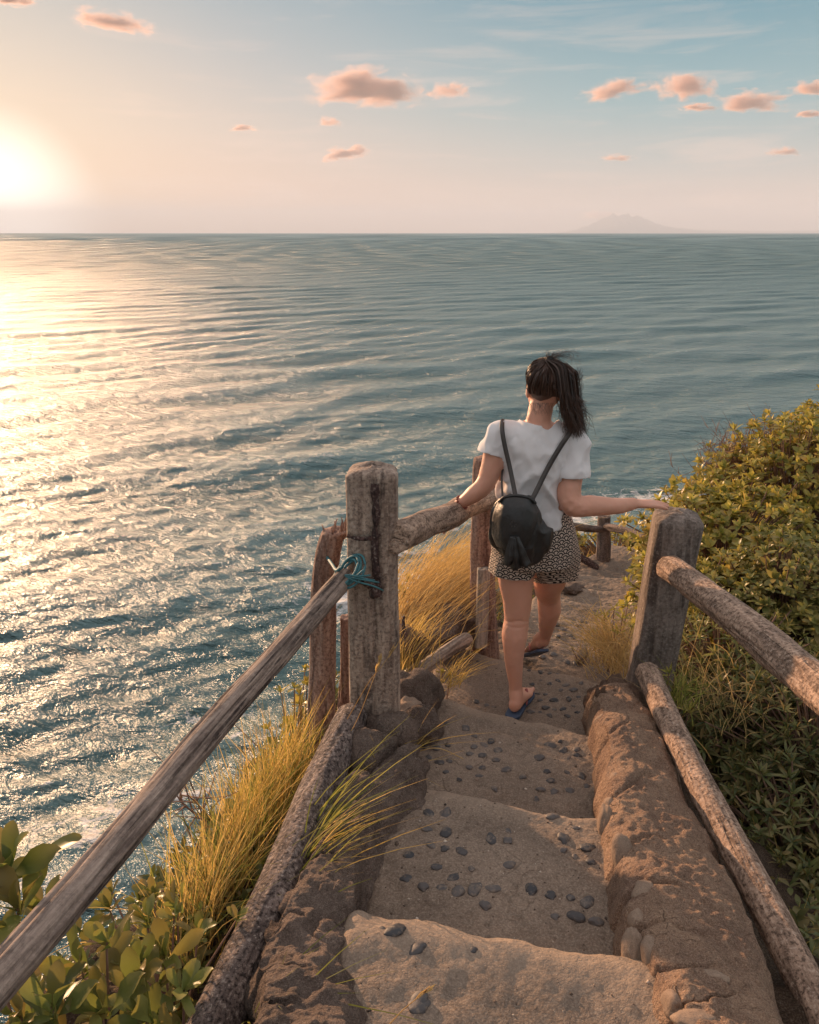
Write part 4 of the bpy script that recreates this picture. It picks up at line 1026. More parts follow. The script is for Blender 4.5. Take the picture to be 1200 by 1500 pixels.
# ---- shorts
bm = bmesh.new()
tor = [(783, 822, 3.345, .180, .128), (783, 800, 3.34, .190, .135), (783, 778, 3.335, .180, .130), (783, 760, 3.33, .158, .115), (782, 748, 3.325, .145, .105)]
loft_part(bm, [(B(x, y, Y), EX * rx, EY * ry) for x, y, Y, rx, ry in tor], 48)
limb(bm, [B(754, 812, 3.34), B(752, 828, 3.345), B(751, 842, 3.345)], [.100, .103, .106], nr=36)
limb(bm, [B(814, 812, 3.36), B(813, 830, 3.41), B(811, 846, 3.46)], [.104, .108, .110], nr=36)
def sfold(co, no):
    x, y, z = co.T
    q = np.stack([x * 12, y * 12, z * 5], -1); return .006 * (1 - 2 * np.abs(fbm(q, 2)))
shorts_me = fuse('shorts', bm, .006, 5, sfold)
co = np.zeros(len(shorts_me.vertices) * 3, np.float32); shorts_me.vertices.foreach_get('co', co); co = co.reshape(-1, 3)
cx_ = B(783, 800, 3.34); a = np.arctan2(co[:, 0] - cx_.x, -(co[:, 1] - cx_.y)); rr2 = np.hypot(co[:, 0] - cx_.x, (co[:, 1] - cx_.y))
tt_ = np.linspace(-np.pi, np.pi, 721); ee = np.stack([.19 * np.sin(tt_), .132 * np.cos(tt_)], 1); al = np.concatenate([[0], np.cumsum(np.linalg.norm(np.diff(ee, axis=0), axis=1))]); al -= al[360]
a = np.arctan2((co[:, 0] - cx_.x) / .19, -(co[:, 1] - cx_.y) / .132)
for nm_, vl in (('cu', np.interp(a, tt_, al)), ('cv', co[:, 2] - cx_.z + .35 * .0)):
    at_ = shorts_me.attributes.new(nm_, 'FLOAT', 'POINT'); at_.data.foreach_set('value', vl.astype(np.float32))
bm = bmesh.new(); bm.from_mesh(shorts_me)
zl_, zr_ = B(752, 843, 3.34).z, B(812, 846, 3.34).z; xm_ = B(782, 840, 3.34).x
def below(c):
    w_ = min(1., max(0., (c.x - xm_) / .04 + .5)); zz = zl_ + (zr_ - .035 - zl_) * w_
    return c.z < zz + .04 * math.exp(-((c.x - xm_) / .014) ** 2) * (1 if c.y < 3.36 else 0) + .012 * (abs(c.x - xm_ - .0) / .18) - .01 * (c.y - 3.34) / .1 * (1 if c.x < xm_ else 3.5)
bmesh.ops.delete(bm, geom=[f for f in bm.faces if below(f.calc_center_median())], context='FACES')
ed = [e for e in bm.edges if e.is_boundary]; vs = list({v for e in ed for v in e.verts})
for _ in range(6): bmesh.ops.smooth_vert(bm, verts=vs, factor=.5, use_axis_x=True, use_axis_y=True, use_axis_z=True)
bm.to_mesh(shorts_me); bm.free()
link('shorts', local(shorts_me), M['arch_print_cloth'], person)

# ---- hair
def ribbons(name, curves, w, mat, parent, nseg=12):
    V, F, k = [], [], 0
    for pts, ww in curves:
        c = catmull(pts, nseg); t = np.gradient(c, axis=0); t /= np.linalg.norm(t, axis=1, keepdims=True) + 1e-9
        rv = RNG.standard_normal(3); s_ = np.cross(t, rv); s_ /= np.linalg.norm(s_, axis=1, keepdims=True) + 1e-9
        wd = ww * np.linspace(1, .25, nseg)[:, None]
        V.append(np.stack([c - s_ * wd, c + s_ * wd], 1).reshape(-1, 3))
        i = np.arange(nseg - 1)[:, None] * 2 + k; F.append(np.concatenate([i, i + 1, i + 3, i + 2], 1)); k += 2 * nseg
    me = mesh_np(name, np.concatenate(V), np.concatenate(F)); me.transform(Matrix.Translation(-PO)); return link(name, me, mat, parent)
tie = B(805, 527, 3.29)
bm = bmesh.new()
ellip(bm, H(0, -.012, .012), (.081, .094, .096), HR, 4)
hair_me = fuse('hair_cap', bm, .006, 3)
bm = bmesh.new(); bm.from_mesh(hair_me)
def hairline(c):
    q = HR.inverted() @ (c - hc)
    lim = -.046 if q.y < 0 else .02 + q.y * .5
    lim = max(lim, -.046 + max(0, q.y + .03) * 1.6)
    return q.z > lim - abs(q.x) * .0 + (.012 * math.cos(q.x * 60) if q.y < 0 else 0)
bmesh.ops.delete(bm, geom=[f for f in bm.faces if not hairline(f.calc_center_median())], context='FACES')
bm.to_mesh(hair_me); bm.free(); hair_me.polygons.foreach_set('use_smooth', [True] * len(hair_me.polygons))
link('hair', local(hair_me), M['brown_hair'], person)
cur = []
for _ in range(1500):     # combed over the skull to the tie
    a_ = RNG.uniform(0, 2 * np.pi); low = RNG.uniform(.15, 1.)
    dirx, diry = math.sin(a_), -math.cos(a_)
    zl = (-.047 if diry < 0 else -.01 + .05 * diry) * low + .07 * (1 - low)
    s_ = math.sqrt(max(.05, 1 - (zl / .1) ** 2))
    p0 = H(dirx * .083 * s_, diry * .097 * s_ - .012, zl + .012)
    pm = (p0 + tie) / 2; o_ = (pm - H(0, -.01, .01)); pm = H(0, -.01, .01) + o_.normalized() * (.098 + RNG.uniform(0, .004))
    pq = p0 * .75 + tie * .25; o_ = pq - H(0, -.01, .01); pq = H(0, -.01, .01) + o_.normalized() * (.094 + RNG.uniform(0, .004))
    cur.append(([p0, pq, pm, tie + Vector(RNG.normal(0, .004, 3))], .0018))
ribbons('combed_hair', cur, .002, M['brown_hair'], person)
cur = []
for _ in range(1500):     # ponytail falling right, curly at its outer edge
    s_ = RNG.normal(0, 1, 3); e_ = abs(RNG.normal(0, 1)); out_ = RNG.uniform(0, 1)
    L_ = RNG.uniform(.6, 1.05) if out_ < .8 else RNG.uniform(.45, .95)
    x0, x1, x2, x3 = 807 + s_[0] * 3, 825 + s_[0] * 5.5, 833 + s_[0] * 6, 836 + s_[0] * 6 + 10 * out_ * L_
    y0, y1, y2, y3 = 527, 532, 575, 540 + 98 * L_
    pts = [B(x0, y0, 3.285 + s_[1] * .006), B(x1, y1 + abs(s_[0]) * 3, 3.265 + s_[1] * .015), B(x1 * .4 + x2 * .6, 550, 3.25 + s_[1] * .016), B(x2, y2, 3.245 + s_[1] * .018)]
    for f_ in (.35, .7, 1.):
        pts.append(B(x2 + (x3 - x2) * f_ + 9 * f_ * f_ * out_ + RNG.normal(0, 4.6 * f_), y2 + RNG.normal(0, 3) + (y3 - y2) * f_, 3.245 + s_[1] * .02 + RNG.normal(0, .006)))
    cur.append((pts, .0019))
for _ in range(620):      # curls blown to the right
    y_ = RNG.uniform(545, 625); x_ = RNG.uniform(832, 842) ; r_ = RNG.uniform(5, 14)
    cur.append(([B(x_ - 12, y_ - 14, 3.25), B(x_, y_ - 4, 3.25 + RNG.normal(0, .02)), B(x_ + r_ * .6, y_ + 3, 3.25), B(x_ + r_, y_ - RNG.uniform(-2, 6), 3.26), B(x_ + r_ * .9, y_ - RNG.uniform(0, 9), 3.26)], .0011))
for _ in range(90):       # stray hairs over the crown
    x_ = RNG.uniform(798, 850); h_ = RNG.uniform(4, 18)
    cur.append(([B(803 + RNG.normal(0, 5), 530, 3.28), B(x_ * .5 + 400 + RNG.normal(0, 4), 526 - h_ * .6, 3.28), B(x_, 527 - h_ + RNG.uniform(0, 10), 3.29), B(x_ + RNG.uniform(-6, 9), 530 - h_ + RNG.uniform(0, 22), 3.29)], .00055))
for _ in range(60):       # loose hairs at the nape
    x_ = RNG.uniform(775, 812); cur.append(([B(x_, 590, 3.25), B(x_ + RNG.normal(0, 3), 598, 3.245), B(x_ + RNG.normal(0, 6), 605 + RNG.uniform(0, 5), 3.245)], .0006))
ribbons('ponytail', cur, .002, M['brown_hair'], person, 16)
bm = bmesh.new(); ellip(bm, tie - PO, (.017, .02, .016), None, 3); me = bpy.data.meshes.new('hair_tie'); bm.to_mesh(me); bm.free(); link('hair_tie', me, M['hair_tie'], person)

# ---- bracelet, sandals
wr = (wrL * .86 + B(694, 724, 3.275) * .14); ax = (wrL - B(694, 724, 3.275)).normalized(); s1 = ax.cross(EY).normalized(); s2 = ax.cross(s1)
for k in range(16):
    a_ = k / 16 * 6.283; bm = bmesh.new(); ellip(bm, (0, 0, 0), (.0052, .0052, .0052), None, 2); me = bpy.data.meshes.new('bracelet_bead'); bm.to_mesh(me); bm.free()
    if k == 0:
        bead_me = me; me.materials.append(M['red_bead']); brac = bpy.data.objects.new('bracelet', None); COL.objects.link(brac); brac.parent = person
    link('bracelet_bead', bead_me, None, brac, loc=wr - PO + (s1 * math.cos(a_) + s2 * math.sin(a_)) * .030)
def sandal(heel, toe, sg):
    f = (toe - heel).normalized(); side = f.cross(EZ).normalized(); up = side.cross(f); L_ = (toe - heel).length + .035
    outl = [(-.03, .0), (-.026, .022), (-.008, .034), (.04, .036), (.1, .034), (.15, .044), (.2, .046), (.235, .034), (.25, .0)]
    pts = [(a, w) for a, w in outl] + [(a, -w) for a, w in outl[-2:0:-1]]
    v = [heel + f * a + side * w - up * h_ for h_ in (.004, .020) for a, w in pts]; n = len(pts)
    fc = [tuple(range(n))[::-1], tuple(range(n, 2 * n))] + [(i, (i + 1) % n, n + (i + 1) % n, n + i) for i in range(n)]
    me = bpy.data.meshes.new('sandal'); me.from_pydata([tuple(q - PO) for q in v], [], fc)
    o = link('sandal', me, M['blue_rubber'], person)
    bv = o.modifiers.new('b', 'BEVEL'); bv.width = .004; bv.segments = 2
    for s_ in (-1, 1):
        t_ = tube([heel + f * .17 + up * .005 - PO, heel + f * .15 + side * s_ * .02 + up * .045 - PO, heel + f * .09 + side * s_ * .038 + up * .0 - PO], .005, 16, 8, 'toe_strap', M['pink_strap'], o)
sandal(hL, tL, -1); sandal(hR, tR, 1)

# ================================================================ BACKPACK
bag = empty('backpack', B(764, 830, 3.12), label='small black leather drawstring backpack hanging low on her back', cat='backpack'); BO = Vector(bag.location)
bm = bmesh.new()
yb = 3.12
rg_ = [(768, 824, .035, .03), (767, 817, .072, .06), (765, 805, .098, .078), (762, 785, .112, .085), (760, 765, .110, .080), (758, 748, .098, .068), (757, 736, .075, .055), (757, 730, .062, .045)]
loft_part(bm, [(B(x, y, yb), EX * rx, EY * ry) for x, y, rx, ry in rg_], 40)
ellip(bm, B(795, 790, yb - .01), (.045, .05, .062)); ellip(bm, B(731, 782, yb), (.035, .05, .06))
def bfold(co, no):
    q = np.stack([co[:, 0] * 14, co[:, 1] * 10, co[:, 2] * 6], -1); return .009 * (1 - 2 * np.abs(fbm(q, 3)))
bag_me = fuse('bag_body', bm, .005, 4, bfold); bag_me.transform(Matrix.Translation(-BO)); link('bag_body', bag_me, M['black_leather'], bag)
def sheet(name, rows, mat, parent, th_=.004, nu=30, nv=24, disp=.003, org=BO):
    """rows: list of point lists -> smooth patch"""
    R_ = [catmull(r, nu) for r in rows]; C_ = np.array([catmull([r[i] for r in R_], nv) for i in range(nu)])
    C_ = C_ + disp * fbm(C_ * 25, 3)[..., None] * np.array([.2, -1, .2])
    me = mesh_np(name, C_.reshape(-1, 3) - np.array(org), grid_faces(nu, nv)); o = link(name, me, mat, parent); s_ = o.modifiers.new('t', 'SOLIDIFY'); s_.thickness = th_; s_.offset = 0; return o
sheet('bag_flap', [[B(731, 733, 3.10), B(742, 730, 3.06), B(757, 729, 3.05), B(773, 731, 3.06), B(785, 738, 3.10)],
                   [B(722, 755, 3.10), B(738, 752, 3.035), B(757, 751, 3.02), B(777, 753, 3.035), B(793, 757, 3.09)],
                   [B(721, 782, 3.09), B(737, 784, 3.025), B(756, 785, 3.01), B(775, 784, 3.025), B(790, 780, 3.08)],
                   [B(728, 800, 3.08), B(741, 806, 3.03), B(753, 809, 3.015), B(765, 806, 3.03), B(778, 799, 3.07)]], M['black_leather'], bag)
for k, (x0, y0, x1, y1) in enumerate([(751, 786, 744, 826), (754, 788, 756, 832), (757, 786, 770, 828), (752, 788, 748, 820)]):
    sheet('leather_tassel', [[B(x0 - 3, y0, 3.0), B(x0, y0, 2.995), B(x0 + 3, y0, 3.0)], [B((x0 + x1) / 2 - 6, (y0 + y1) / 2, 2.995), B((x0 + x1) / 2, (y0 + y1) / 2, 2.985), B((x0 + x1) / 2 + 6, (y0 + y1) / 2, 2.995)],
                             [B(x1 - 8, y1, 3.01), B(x1, y1 + 3, 2.99), B(x1 + 8, y1 - 2, 3.01)]], M['black_leather'], bag, .003, 16, 16, .004)
tube([B(730, 736, 3.08) - BO, B(740, 728, 3.07) - BO, B(757, 726, 3.065) - BO, B(774, 729, 3.07) - BO, B(786, 738, 3.08) - BO], .006, 30, 10, 'bag_rim', M['black_leather'], bag)
# small stamped emblem on the flap
for k in range(6):
    a_ = k / 6 * 6.283; c0 = B(752 + 4 * math.cos(a_), 768 + 3.5 * math.sin(a_), 3.008) - BO
    bm = bmesh.new(); ellip(bm, (0, 0, 0), (.0035, .002, .0035), None, 2); me = bpy.data.meshes.new('emblem_dot'); bm.to_mesh(me); bm.free(); link('emblem_dot', me, M['strap_leather'], bag, loc=c0)
def strap(pts, w, name='shoulder_strap'):
    c = catmull(pts, 40); v = []
    for i, p_ in enumerate(c):
        t_ = c[min(i + 1, 39)] - c[max(i - 1, 0)]; t_ /= np.linalg.norm(t_) + 1e-9; s_ = np.cross(t_, [0, -1, .2]); s_ /= np.linalg.norm(s_) + 1e-9
        v += [p_ - s_ * w / 2, p_ + s_ * w / 2]
    me = mesh_np(name, np.array(v) - np.array(BO), grid_faces(40, 2)); o = link(name, me, M['strap_leather'], bag); s2_ = o.modifiers.new('t', 'SOLIDIFY'); s2_.thickness = .004; s2_.offset = 0
    return o
strap([B(757, 733, 3.09), B(753, 715, 3.14), B(747, 685, 3.185), B(740, 655, 3.20), B(736, 632, 3.215), B(736, 617, 3.27), B(738, 620, 3.36)], .018)
strap([B(776, 738, 3.09), B(788, 715, 3.15), B(803, 685, 3.185), B(820, 656, 3.20), B(832, 638, 3.215), B(838, 628, 3.28), B(836, 634, 3.36)], .020)
strap([B(737, 738, 3.10), B(736, 722, 3.15), B(735, 700, 3.21), B(737, 685, 3.28)], .008, 'side_strap')
# ================================================================ PLANTS
def leaf_base(kind):
    """unit leaf along +Y, width along X, face up +Z"""
    if kind == 'broad': prof = [(0, .025), (.12, .05), (.35, .12), (.6, .175), (.8, .18), (.94, .11), (1., .02)]
    elif kind == 'oval': prof = [(0, .03), (.15, .12), (.4, .22), (.65, .22), (.87, .12), (1., .01)]
    else: prof = [(0, .02), (.2, .075), (.5, .10), (.8, .06), (1., .008)]
    v = []
    for t, w in prof:
        zc = -.16 * t * t; e = .25 * w
        v += [(-w, t, zc + e), (0, t, zc), (w, t, zc + e)]
    n = len(prof); f = grid_faces(n, 3)
    return np.array(v), f, np.repeat([p_[0] for p_ in prof], 3)
LB = {k: leaf_base(k) for k in ('broad', 'oval', 'slim')}
leaf_mesh_cache = {}
def leaf_obj_mesh(kind, mat):
    key = (kind, mat)
    if key not in leaf_mesh_cache:
        L_ = []
        for k in range(5):
            v, f, t = LB[kind]; v = v.copy(); rg = np.random.default_rng(k + 3)
            v[:, 2] += (rg.random() - .6) * .35 * v[:, 1] ** 2 + .05 * np.sin(v[:, 1] * 7 + k) * np.sign(v[:, 0]) ; v[:, 0] += (rg.random() - .5) * .2 * v[:, 1] ** 2; v[:, 0] *= .85 + .3 * rg.random()
            # refine once so the outline reads as a curve
            me = mesh_np('leaf', v, f, True, {'tip': v[:, 1]}); bm = bmesh.new(); bm.from_mesh(me)
            bmesh.ops.subdivide_edges(bm, edges=bm.edges[:], cuts=1, smooth=.6, use_grid_fill=True) if kind == 'broad' else None
            bm.to_mesh(me); bm.free(); me.polygons.foreach_set('use_smooth', [True] * len(me.polygons)); me.materials.append(M[mat]); L_.append(me)
        leaf_mesh_cache[key] = L_
    return leaf_mesh_cache[key]
def rosette(c, axis, n, L_, inc=(.5, 1.15), rg=RNG, jit=.3):
    axis = Vector(axis).normalized(); s1 = axis.orthogonal().normalized(); s2 = axis.cross(s1); o = []
    a0 = rg.random() * 6.28
    for i in range(n):
        a = a0 + i * 2.4 + rg.normal(0, .2); f = i / max(1, n - 1); ic = inc[0] + (inc[1] - inc[0]) * f + rg.normal(0, jit * .5)
        rad = s1 * math.cos(a) + s2 * math.sin(a)
        d_ = (axis * math.cos(ic) + rad * math.sin(ic)).normalized(); nrm = (axis * math.sin(ic) - rad * math.cos(ic)).normalized()
        x = d_.cross(nrm).normalized()
        tw = rg.normal(0, .25); x2 = (x * math.cos(tw) + nrm * math.sin(tw)); n2 = x2.cross(d_)
        l = L_ * (.65 + .35 * f + rg.normal(0, .1))
        o.append((c - axis * L_ * .25 * f, x2, d_, n2, max(.2 * L_, l)))
    return o
def leaves_to(root, leaves, kind, mat, n_obj, base, minvis=None, stuff_name='foliage'):
    """the leaves that show largest become single objects, the others one mesh"""
    def key(l): p_ = l[0]; return -(l[4] / max(.2, p_.length))
    order = sorted(range(len(leaves)), key=lambda i: key(leaves[i]))
    single = set(order[:n_obj]); ms = leaf_obj_mesh(kind, mat)
    for i in order[:n_obj]:
        c, x, y, z, l = leaves[i]
        q = Matrix((x, y, z)).transposed().to_quaternion()
        link('leaf', ms[i % 5], None, root, loc=c - base, rot=q, scale=(l, l, l))
    rest = [leaves[i] for i in range(len(leaves)) if i not in single]
    if rest:
        v, f, t = LB[kind]; n = len(rest)
        C_ = np.array([l[0] - base for l in rest]); A = np.array([[l[1][:], l[2][:], l[3][:]] for l in rest]); S = np.array([l[4] for l in rest])
        vv = v[None].repeat(n, 0).copy(); bend = RNG.uniform(-.3, .1, n)
        vv[:, :, 2] += bend[:, None] * v[None, :, 1] ** 2; vv[:, :, 0] *= RNG.uniform(.8, 1.2, n)[:, None]
        W_ = np.einsum('nvk,nkj->nvj', vv, A) * S[:, None, None] + C_[:, None]
        F = (f[None] + (np.arange(n) * len(v))[:, None, None]).reshape(-1, 4)
        me = mesh_np(stuff_name, W_.reshape(-1, 3), F, True, {'tip': np.tile(t, n)})
        link(stuff_name, me, M[mat], root, kind='stuff')
def stems(root, paths, r, mat, base, name='stem', nr=5, n=7):
    V, F, k = [], [], 0; th = np.linspace(0, 2 * np.pi, nr, endpoint=False)
    for pts in paths:
        c = catmull(pts, n); t = np.gradient(c, axis=0); t /= np.linalg.norm(t, axis=1, keepdims=True) + 1e-9
        s1 = np.cross(t, [.3, .5, .8]); s1 /= np.linalg.norm(s1, axis=1, keepdims=True) + 1e-9; s2 = np.cross(t, s1)
        rr_ = (r * np.linspace(1., .35, n))[:, None, None]
        V.append((c[:, None] + rr_ * (np.cos(th)[None, :, None] * s1[:, None] + np.sin(th)[None, :, None] * s2[:, None])).reshape(-1, 3))
        F.append(grid_faces(n, nr, wrap=True) + k); k += n * nr
    me = mesh_np(name, np.concatenate(V) - np.array(base)[None], np.concatenate(F)); return link(name, me, M[mat], root)

# ---- big-leaved plants, lower left
def broad_plant(specs, label, L_, mat='broad_leaf', kind='broad', n_obj=200, group='broad-leaved plants on the left slope', nl=9, axis=(-.1, -.1, 1), inc=(.2, 1.05), extra=0):
    pts = [P(*s_[:3]) for s_ in specs]; cen = sum(pts, Vector()) / len(pts)
    base = Vector((cen.x, cen.y, min(float(land(cen.x, cen.y)), cen.z - .1)))
    root = empty('leafy_plant', base, label, 'plant', group); lv, st = [], []
    for p_, s_ in zip(pts, specs):
        k = s_[3] if len(s_) > 3 else 1.
        ax = Vector(axis) + Vector(RNG.normal(0, .25, 3)); kb = 1.2 if kind == 'broad' else 1.; ax = ax; lv += rosette(p_, ax, nl - (1 if kind == 'broad' else 0) + int(RNG.integers(-1, 3)), L_ * k * kb, inc)
        foot_ = base * .5 + p_ * .5 + Vector((0, 0, -.12)); foot_.z = min(foot_.z, p_.z - .08)
        st.append([base + Vector(RNG.normal(0, .02, 3)), foot_, p_])
        for _ in range(extra):
            q = p_ + Vector(RNG.normal(0, L_ * .9, 3)) + Vector((0, .03, -.05)); lv += rosette(q, ax, nl - 2, L_ * k * .75 * kb, inc); st.append([base, (base + q) / 2, q])
    stems(root, st, .006, 'brown_twig', base)
    leaves_to(root, lv, kind, mat, n_obj, base); return root
broad_plant([(10, 1275, 1.25, 1.25), (25, 1330, 1.2, 1.), (5, 1385, 1.15, 1.), (60, 1340, 1.3, .9), (-40, 1300, 1.2, 1.2)], 'big-leaved plant at the left edge standing higher than the rest against the water', .085, n_obj=60, nl=8)
broad_plant([(75, 1475, 1.1, 1.15), (30, 1490, 1.1, .9), (120, 1420, 1.25, 1.1), (150, 1480, 1.12, 1.), (190, 1450, 1.2, 1.), (90, 1520, 1.08, .9), (215, 1490, 1.15, 1.)],
            'dense large-leaved plant in the bottom left corner below the grey pole', .085, n_obj=110, extra=1)
broad_plant([(240, 1400, 1.35, 1.), (215, 1350, 1.5, .9), (260, 1330, 1.55, .9), (180, 1380, 1.4, .8), (290, 1370, 1.5, .8), (160, 1330, 1.55, .7), (225, 1310, 1.7, .7), (270, 1450, 1.25, .9)],
            'leafy plant with curling upright leaves in the middle of the lower left greenery', .075, n_obj=110, extra=1)
broad_plant([(265, 1455, 1.45, .9), (285, 1420, 1.6, .8), (235, 1490, 1.35, .9), (270, 1490, 1.42, .7), (300, 1400, 1.7, .7)], 'plant with greyish pink leaves crowding the foot of the crusty log', .07, n_obj=70)
broad_plant([(255, 1300, 1.8, .8), (300, 1290, 1.85, .8), (205, 1320, 1.7, .8), (320, 1235, 2.05, .8), (312, 1200, 2.1, .7), (280, 1350, 1.7, .8), (345, 1190, 2.2, .7), (330, 1265, 1.98, .7), (300, 1330, 1.82, .7), (350, 1225, 2.12, .6), (285, 1262, 1.95, .7), (265, 1370, 1.66, .7)],
            'small plant with folded leaves on the cliff brink left of the tall yellow grass', .062, n_obj=80, extra=1)
broad_plant([(425, 1060, 2.85), (440, 1030, 2.9), (450, 1000, 2.95), (430, 1095, 2.75), (408, 1120, 2.65), (455, 1065, 2.85), (392, 1150, 2.55), (440, 1110, 2.75), (462, 985, 3.0), (370, 1165, 2.45)],
            'yellow-green small-leaved bush climbing left of the crooked log', .055, 'gold_leaf', 'oval', 120, extra=3, nl=8)
broad_plant([(600, 850, 4.3), (592, 870, 4.2), (612, 862, 4.35)], 'bright green sprig at the right side of the thick post above the dry grass', .075, 'gold_leaf', 'oval', 30, nl=6)
broad_plant([(648, 985, 3.2, .8), (660, 990, 3.2, .7), (640, 998, 3.15, .8), (590, 985, 3.2, .7)], 'tiny green plant growing against the pale log', .035, 'gold_leaf', 'oval', 30, nl=6)
broad_plant([(900, 890, 3.9), (912, 905, 3.8), (885, 905, 4.0), (920, 885, 3.8), (870, 925, 3.95, .7), (905, 925, 3.75)], 'pale-leaved weed on the step edge left of the grey post', .06, 'gold_leaf', 'slim', 60, nl=8, extra=1, inc=(.5, 1.4))
broad_plant([(980, 985, 3.0), (1000, 1005, 2.95), (965, 1010, 3.0, .8), (1010, 1040, 2.8)], 'bright green sprig sprouting at the top of the lower right log', .06, 'gold_leaf', 'slim', 40, nl=7)

# ---- shrubs on the right
def shrub(px, py, Y, rx, ry, rz, label, nros, L_, mat, kind, nl=8, n_obj=40, seed=0, name='shrub', topbias=.35, cat='shrub'):
    rg = np.random.default_rng(seed); c = P(px, py, Y)
    base = Vector((c.x, c.y, c.z - rz * 1.2)); root = empty(name, base, label, cat, 'shrubs covering the right bank')
    lv, st = [], []
    nros = int(nros * 1.4); L_ *= .86
    for _ in range(nros):
        d_ = rg.standard_normal(3); d_ /= np.linalg.norm(d_)
        if d_[2] < -.35: d_[2] *= -1
        r_ = rg.uniform(.55, 1.0) ** .6; bump_ = 1 + .22 * float(fbm(np.array([[d_[0] * 2 + seed, d_[1] * 2, d_[2] * 2]]), 3)[0])
        if rg.random() < .06: bump_ *= rg.uniform(1.05, 1.28)
        q = c + Vector((d_[0] * rx, d_[1] * ry, d_[2] * rz)) * (r_ * bump_)
        ax = Vector((d_[0] * .7, d_[1] * .7, max(.1, d_[2]) + topbias)) + Vector(rg.normal(0, .22, 3))
        lv += rosette(q, ax, nl + int(rg.integers(-2, 3)), L_ * rg.uniform(.7, 1.2), (.35, 1.25), rg, .4)
        if rg.random() < .5:
            m_ = c * .55 + q * .45 + Vector((0, 0, -.25 * rz)); st.append([base + Vector((rg.normal(0, .05), rg.normal(0, .05), 0)), m_, q])
    stems(root, st, .009, 'brown_twig', base, 'branches')
    leaves_to(root, lv, kind, mat, n_obj, base)
    return root
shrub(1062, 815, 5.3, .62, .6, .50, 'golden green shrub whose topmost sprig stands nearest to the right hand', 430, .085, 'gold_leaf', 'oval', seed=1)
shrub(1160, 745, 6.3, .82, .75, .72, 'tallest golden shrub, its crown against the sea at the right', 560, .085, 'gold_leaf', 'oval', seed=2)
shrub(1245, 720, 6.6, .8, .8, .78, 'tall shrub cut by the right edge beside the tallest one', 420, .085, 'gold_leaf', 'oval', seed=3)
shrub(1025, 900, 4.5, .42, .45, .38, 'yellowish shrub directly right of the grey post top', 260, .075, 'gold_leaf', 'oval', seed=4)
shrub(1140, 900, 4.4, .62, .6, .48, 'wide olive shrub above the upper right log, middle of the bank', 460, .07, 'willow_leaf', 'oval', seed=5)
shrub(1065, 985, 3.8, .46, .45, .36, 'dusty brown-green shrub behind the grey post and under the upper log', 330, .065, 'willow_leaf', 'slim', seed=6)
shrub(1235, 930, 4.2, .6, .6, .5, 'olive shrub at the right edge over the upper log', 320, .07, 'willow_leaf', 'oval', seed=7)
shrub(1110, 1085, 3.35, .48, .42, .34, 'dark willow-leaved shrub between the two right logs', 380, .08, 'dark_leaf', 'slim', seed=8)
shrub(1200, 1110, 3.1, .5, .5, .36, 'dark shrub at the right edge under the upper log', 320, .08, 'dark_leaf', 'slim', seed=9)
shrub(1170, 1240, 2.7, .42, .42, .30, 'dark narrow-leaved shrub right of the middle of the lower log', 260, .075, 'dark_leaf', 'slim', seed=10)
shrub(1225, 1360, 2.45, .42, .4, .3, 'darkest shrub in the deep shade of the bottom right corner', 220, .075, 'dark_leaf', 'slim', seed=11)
shrub(900, 818, 7.9, .85, .4, .28, 'low golden hedge behind the small far post', 330, .06, 'gold_leaf', 'oval', seed=12, n_obj=0)
shrub(1000, 860, 7.2, .6, .5, .4, 'sunny shrub seen between the grey post and the far bank', 300, .07, 'gold_leaf', 'oval', seed=13, n_obj=0)

# bare twiggy bushes against the sea
def twigs(px, py, Y, h_, w_, n, label, seed):
    rg = np.random.default_rng(seed); c = P(px, py, Y); base = c - Vector((0, 0, h_)); root = empty('bare_bush', base, label, 'bush', 'leafless bushes on the right')
    st = []
    for _ in range(n):
        e = Vector((rg.normal(0, w_), rg.normal(0, w_ * .7), h_ * rg.uniform(.6, 1.25))); m_ = Vector((e.x * .35, e.y * .35, e.z * .5)) + Vector(rg.normal(0, .04, 3))
        st.append([base, base + m_, base + e])
        for _k in range(5):
            t_ = rg.uniform(.4, .95); p0 = base + m_ * (1 - t_) + e * t_; st.append([p0, p0 + (dv_ := Vector(rg.normal(0, .06, 3)) + Vector((0, 0, .06))) * .5, p0 + dv_ * 1.1 + Vector(rg.normal(0, .015, 3))])
    stems(root, st, .0030, 'brown_twig', base, 'branches', 4, 6)
twigs(1120, 640, 7.0, .55, .22, 90, 'reddish bare bush left of the tallest golden shrub', 1)
twigs(1062, 665, 6.6, .5, .18, 60, 'thin leafless bush between the sea and the first golden shrub', 2)
twigs(1175, 625, 7.4, .5, .2, 50, 'hazy leafless twigs behind the tallest shrub', 3)
twigs(395, 1130, 2.7, .35, .08, 10, 'dark bare twigs poking out left of the small-leaved bush', 4)
twigs(300, 1150, 2.2, .35, .07, 5, 'few thin dry twigs standing in front of the water left of the grass', 5)

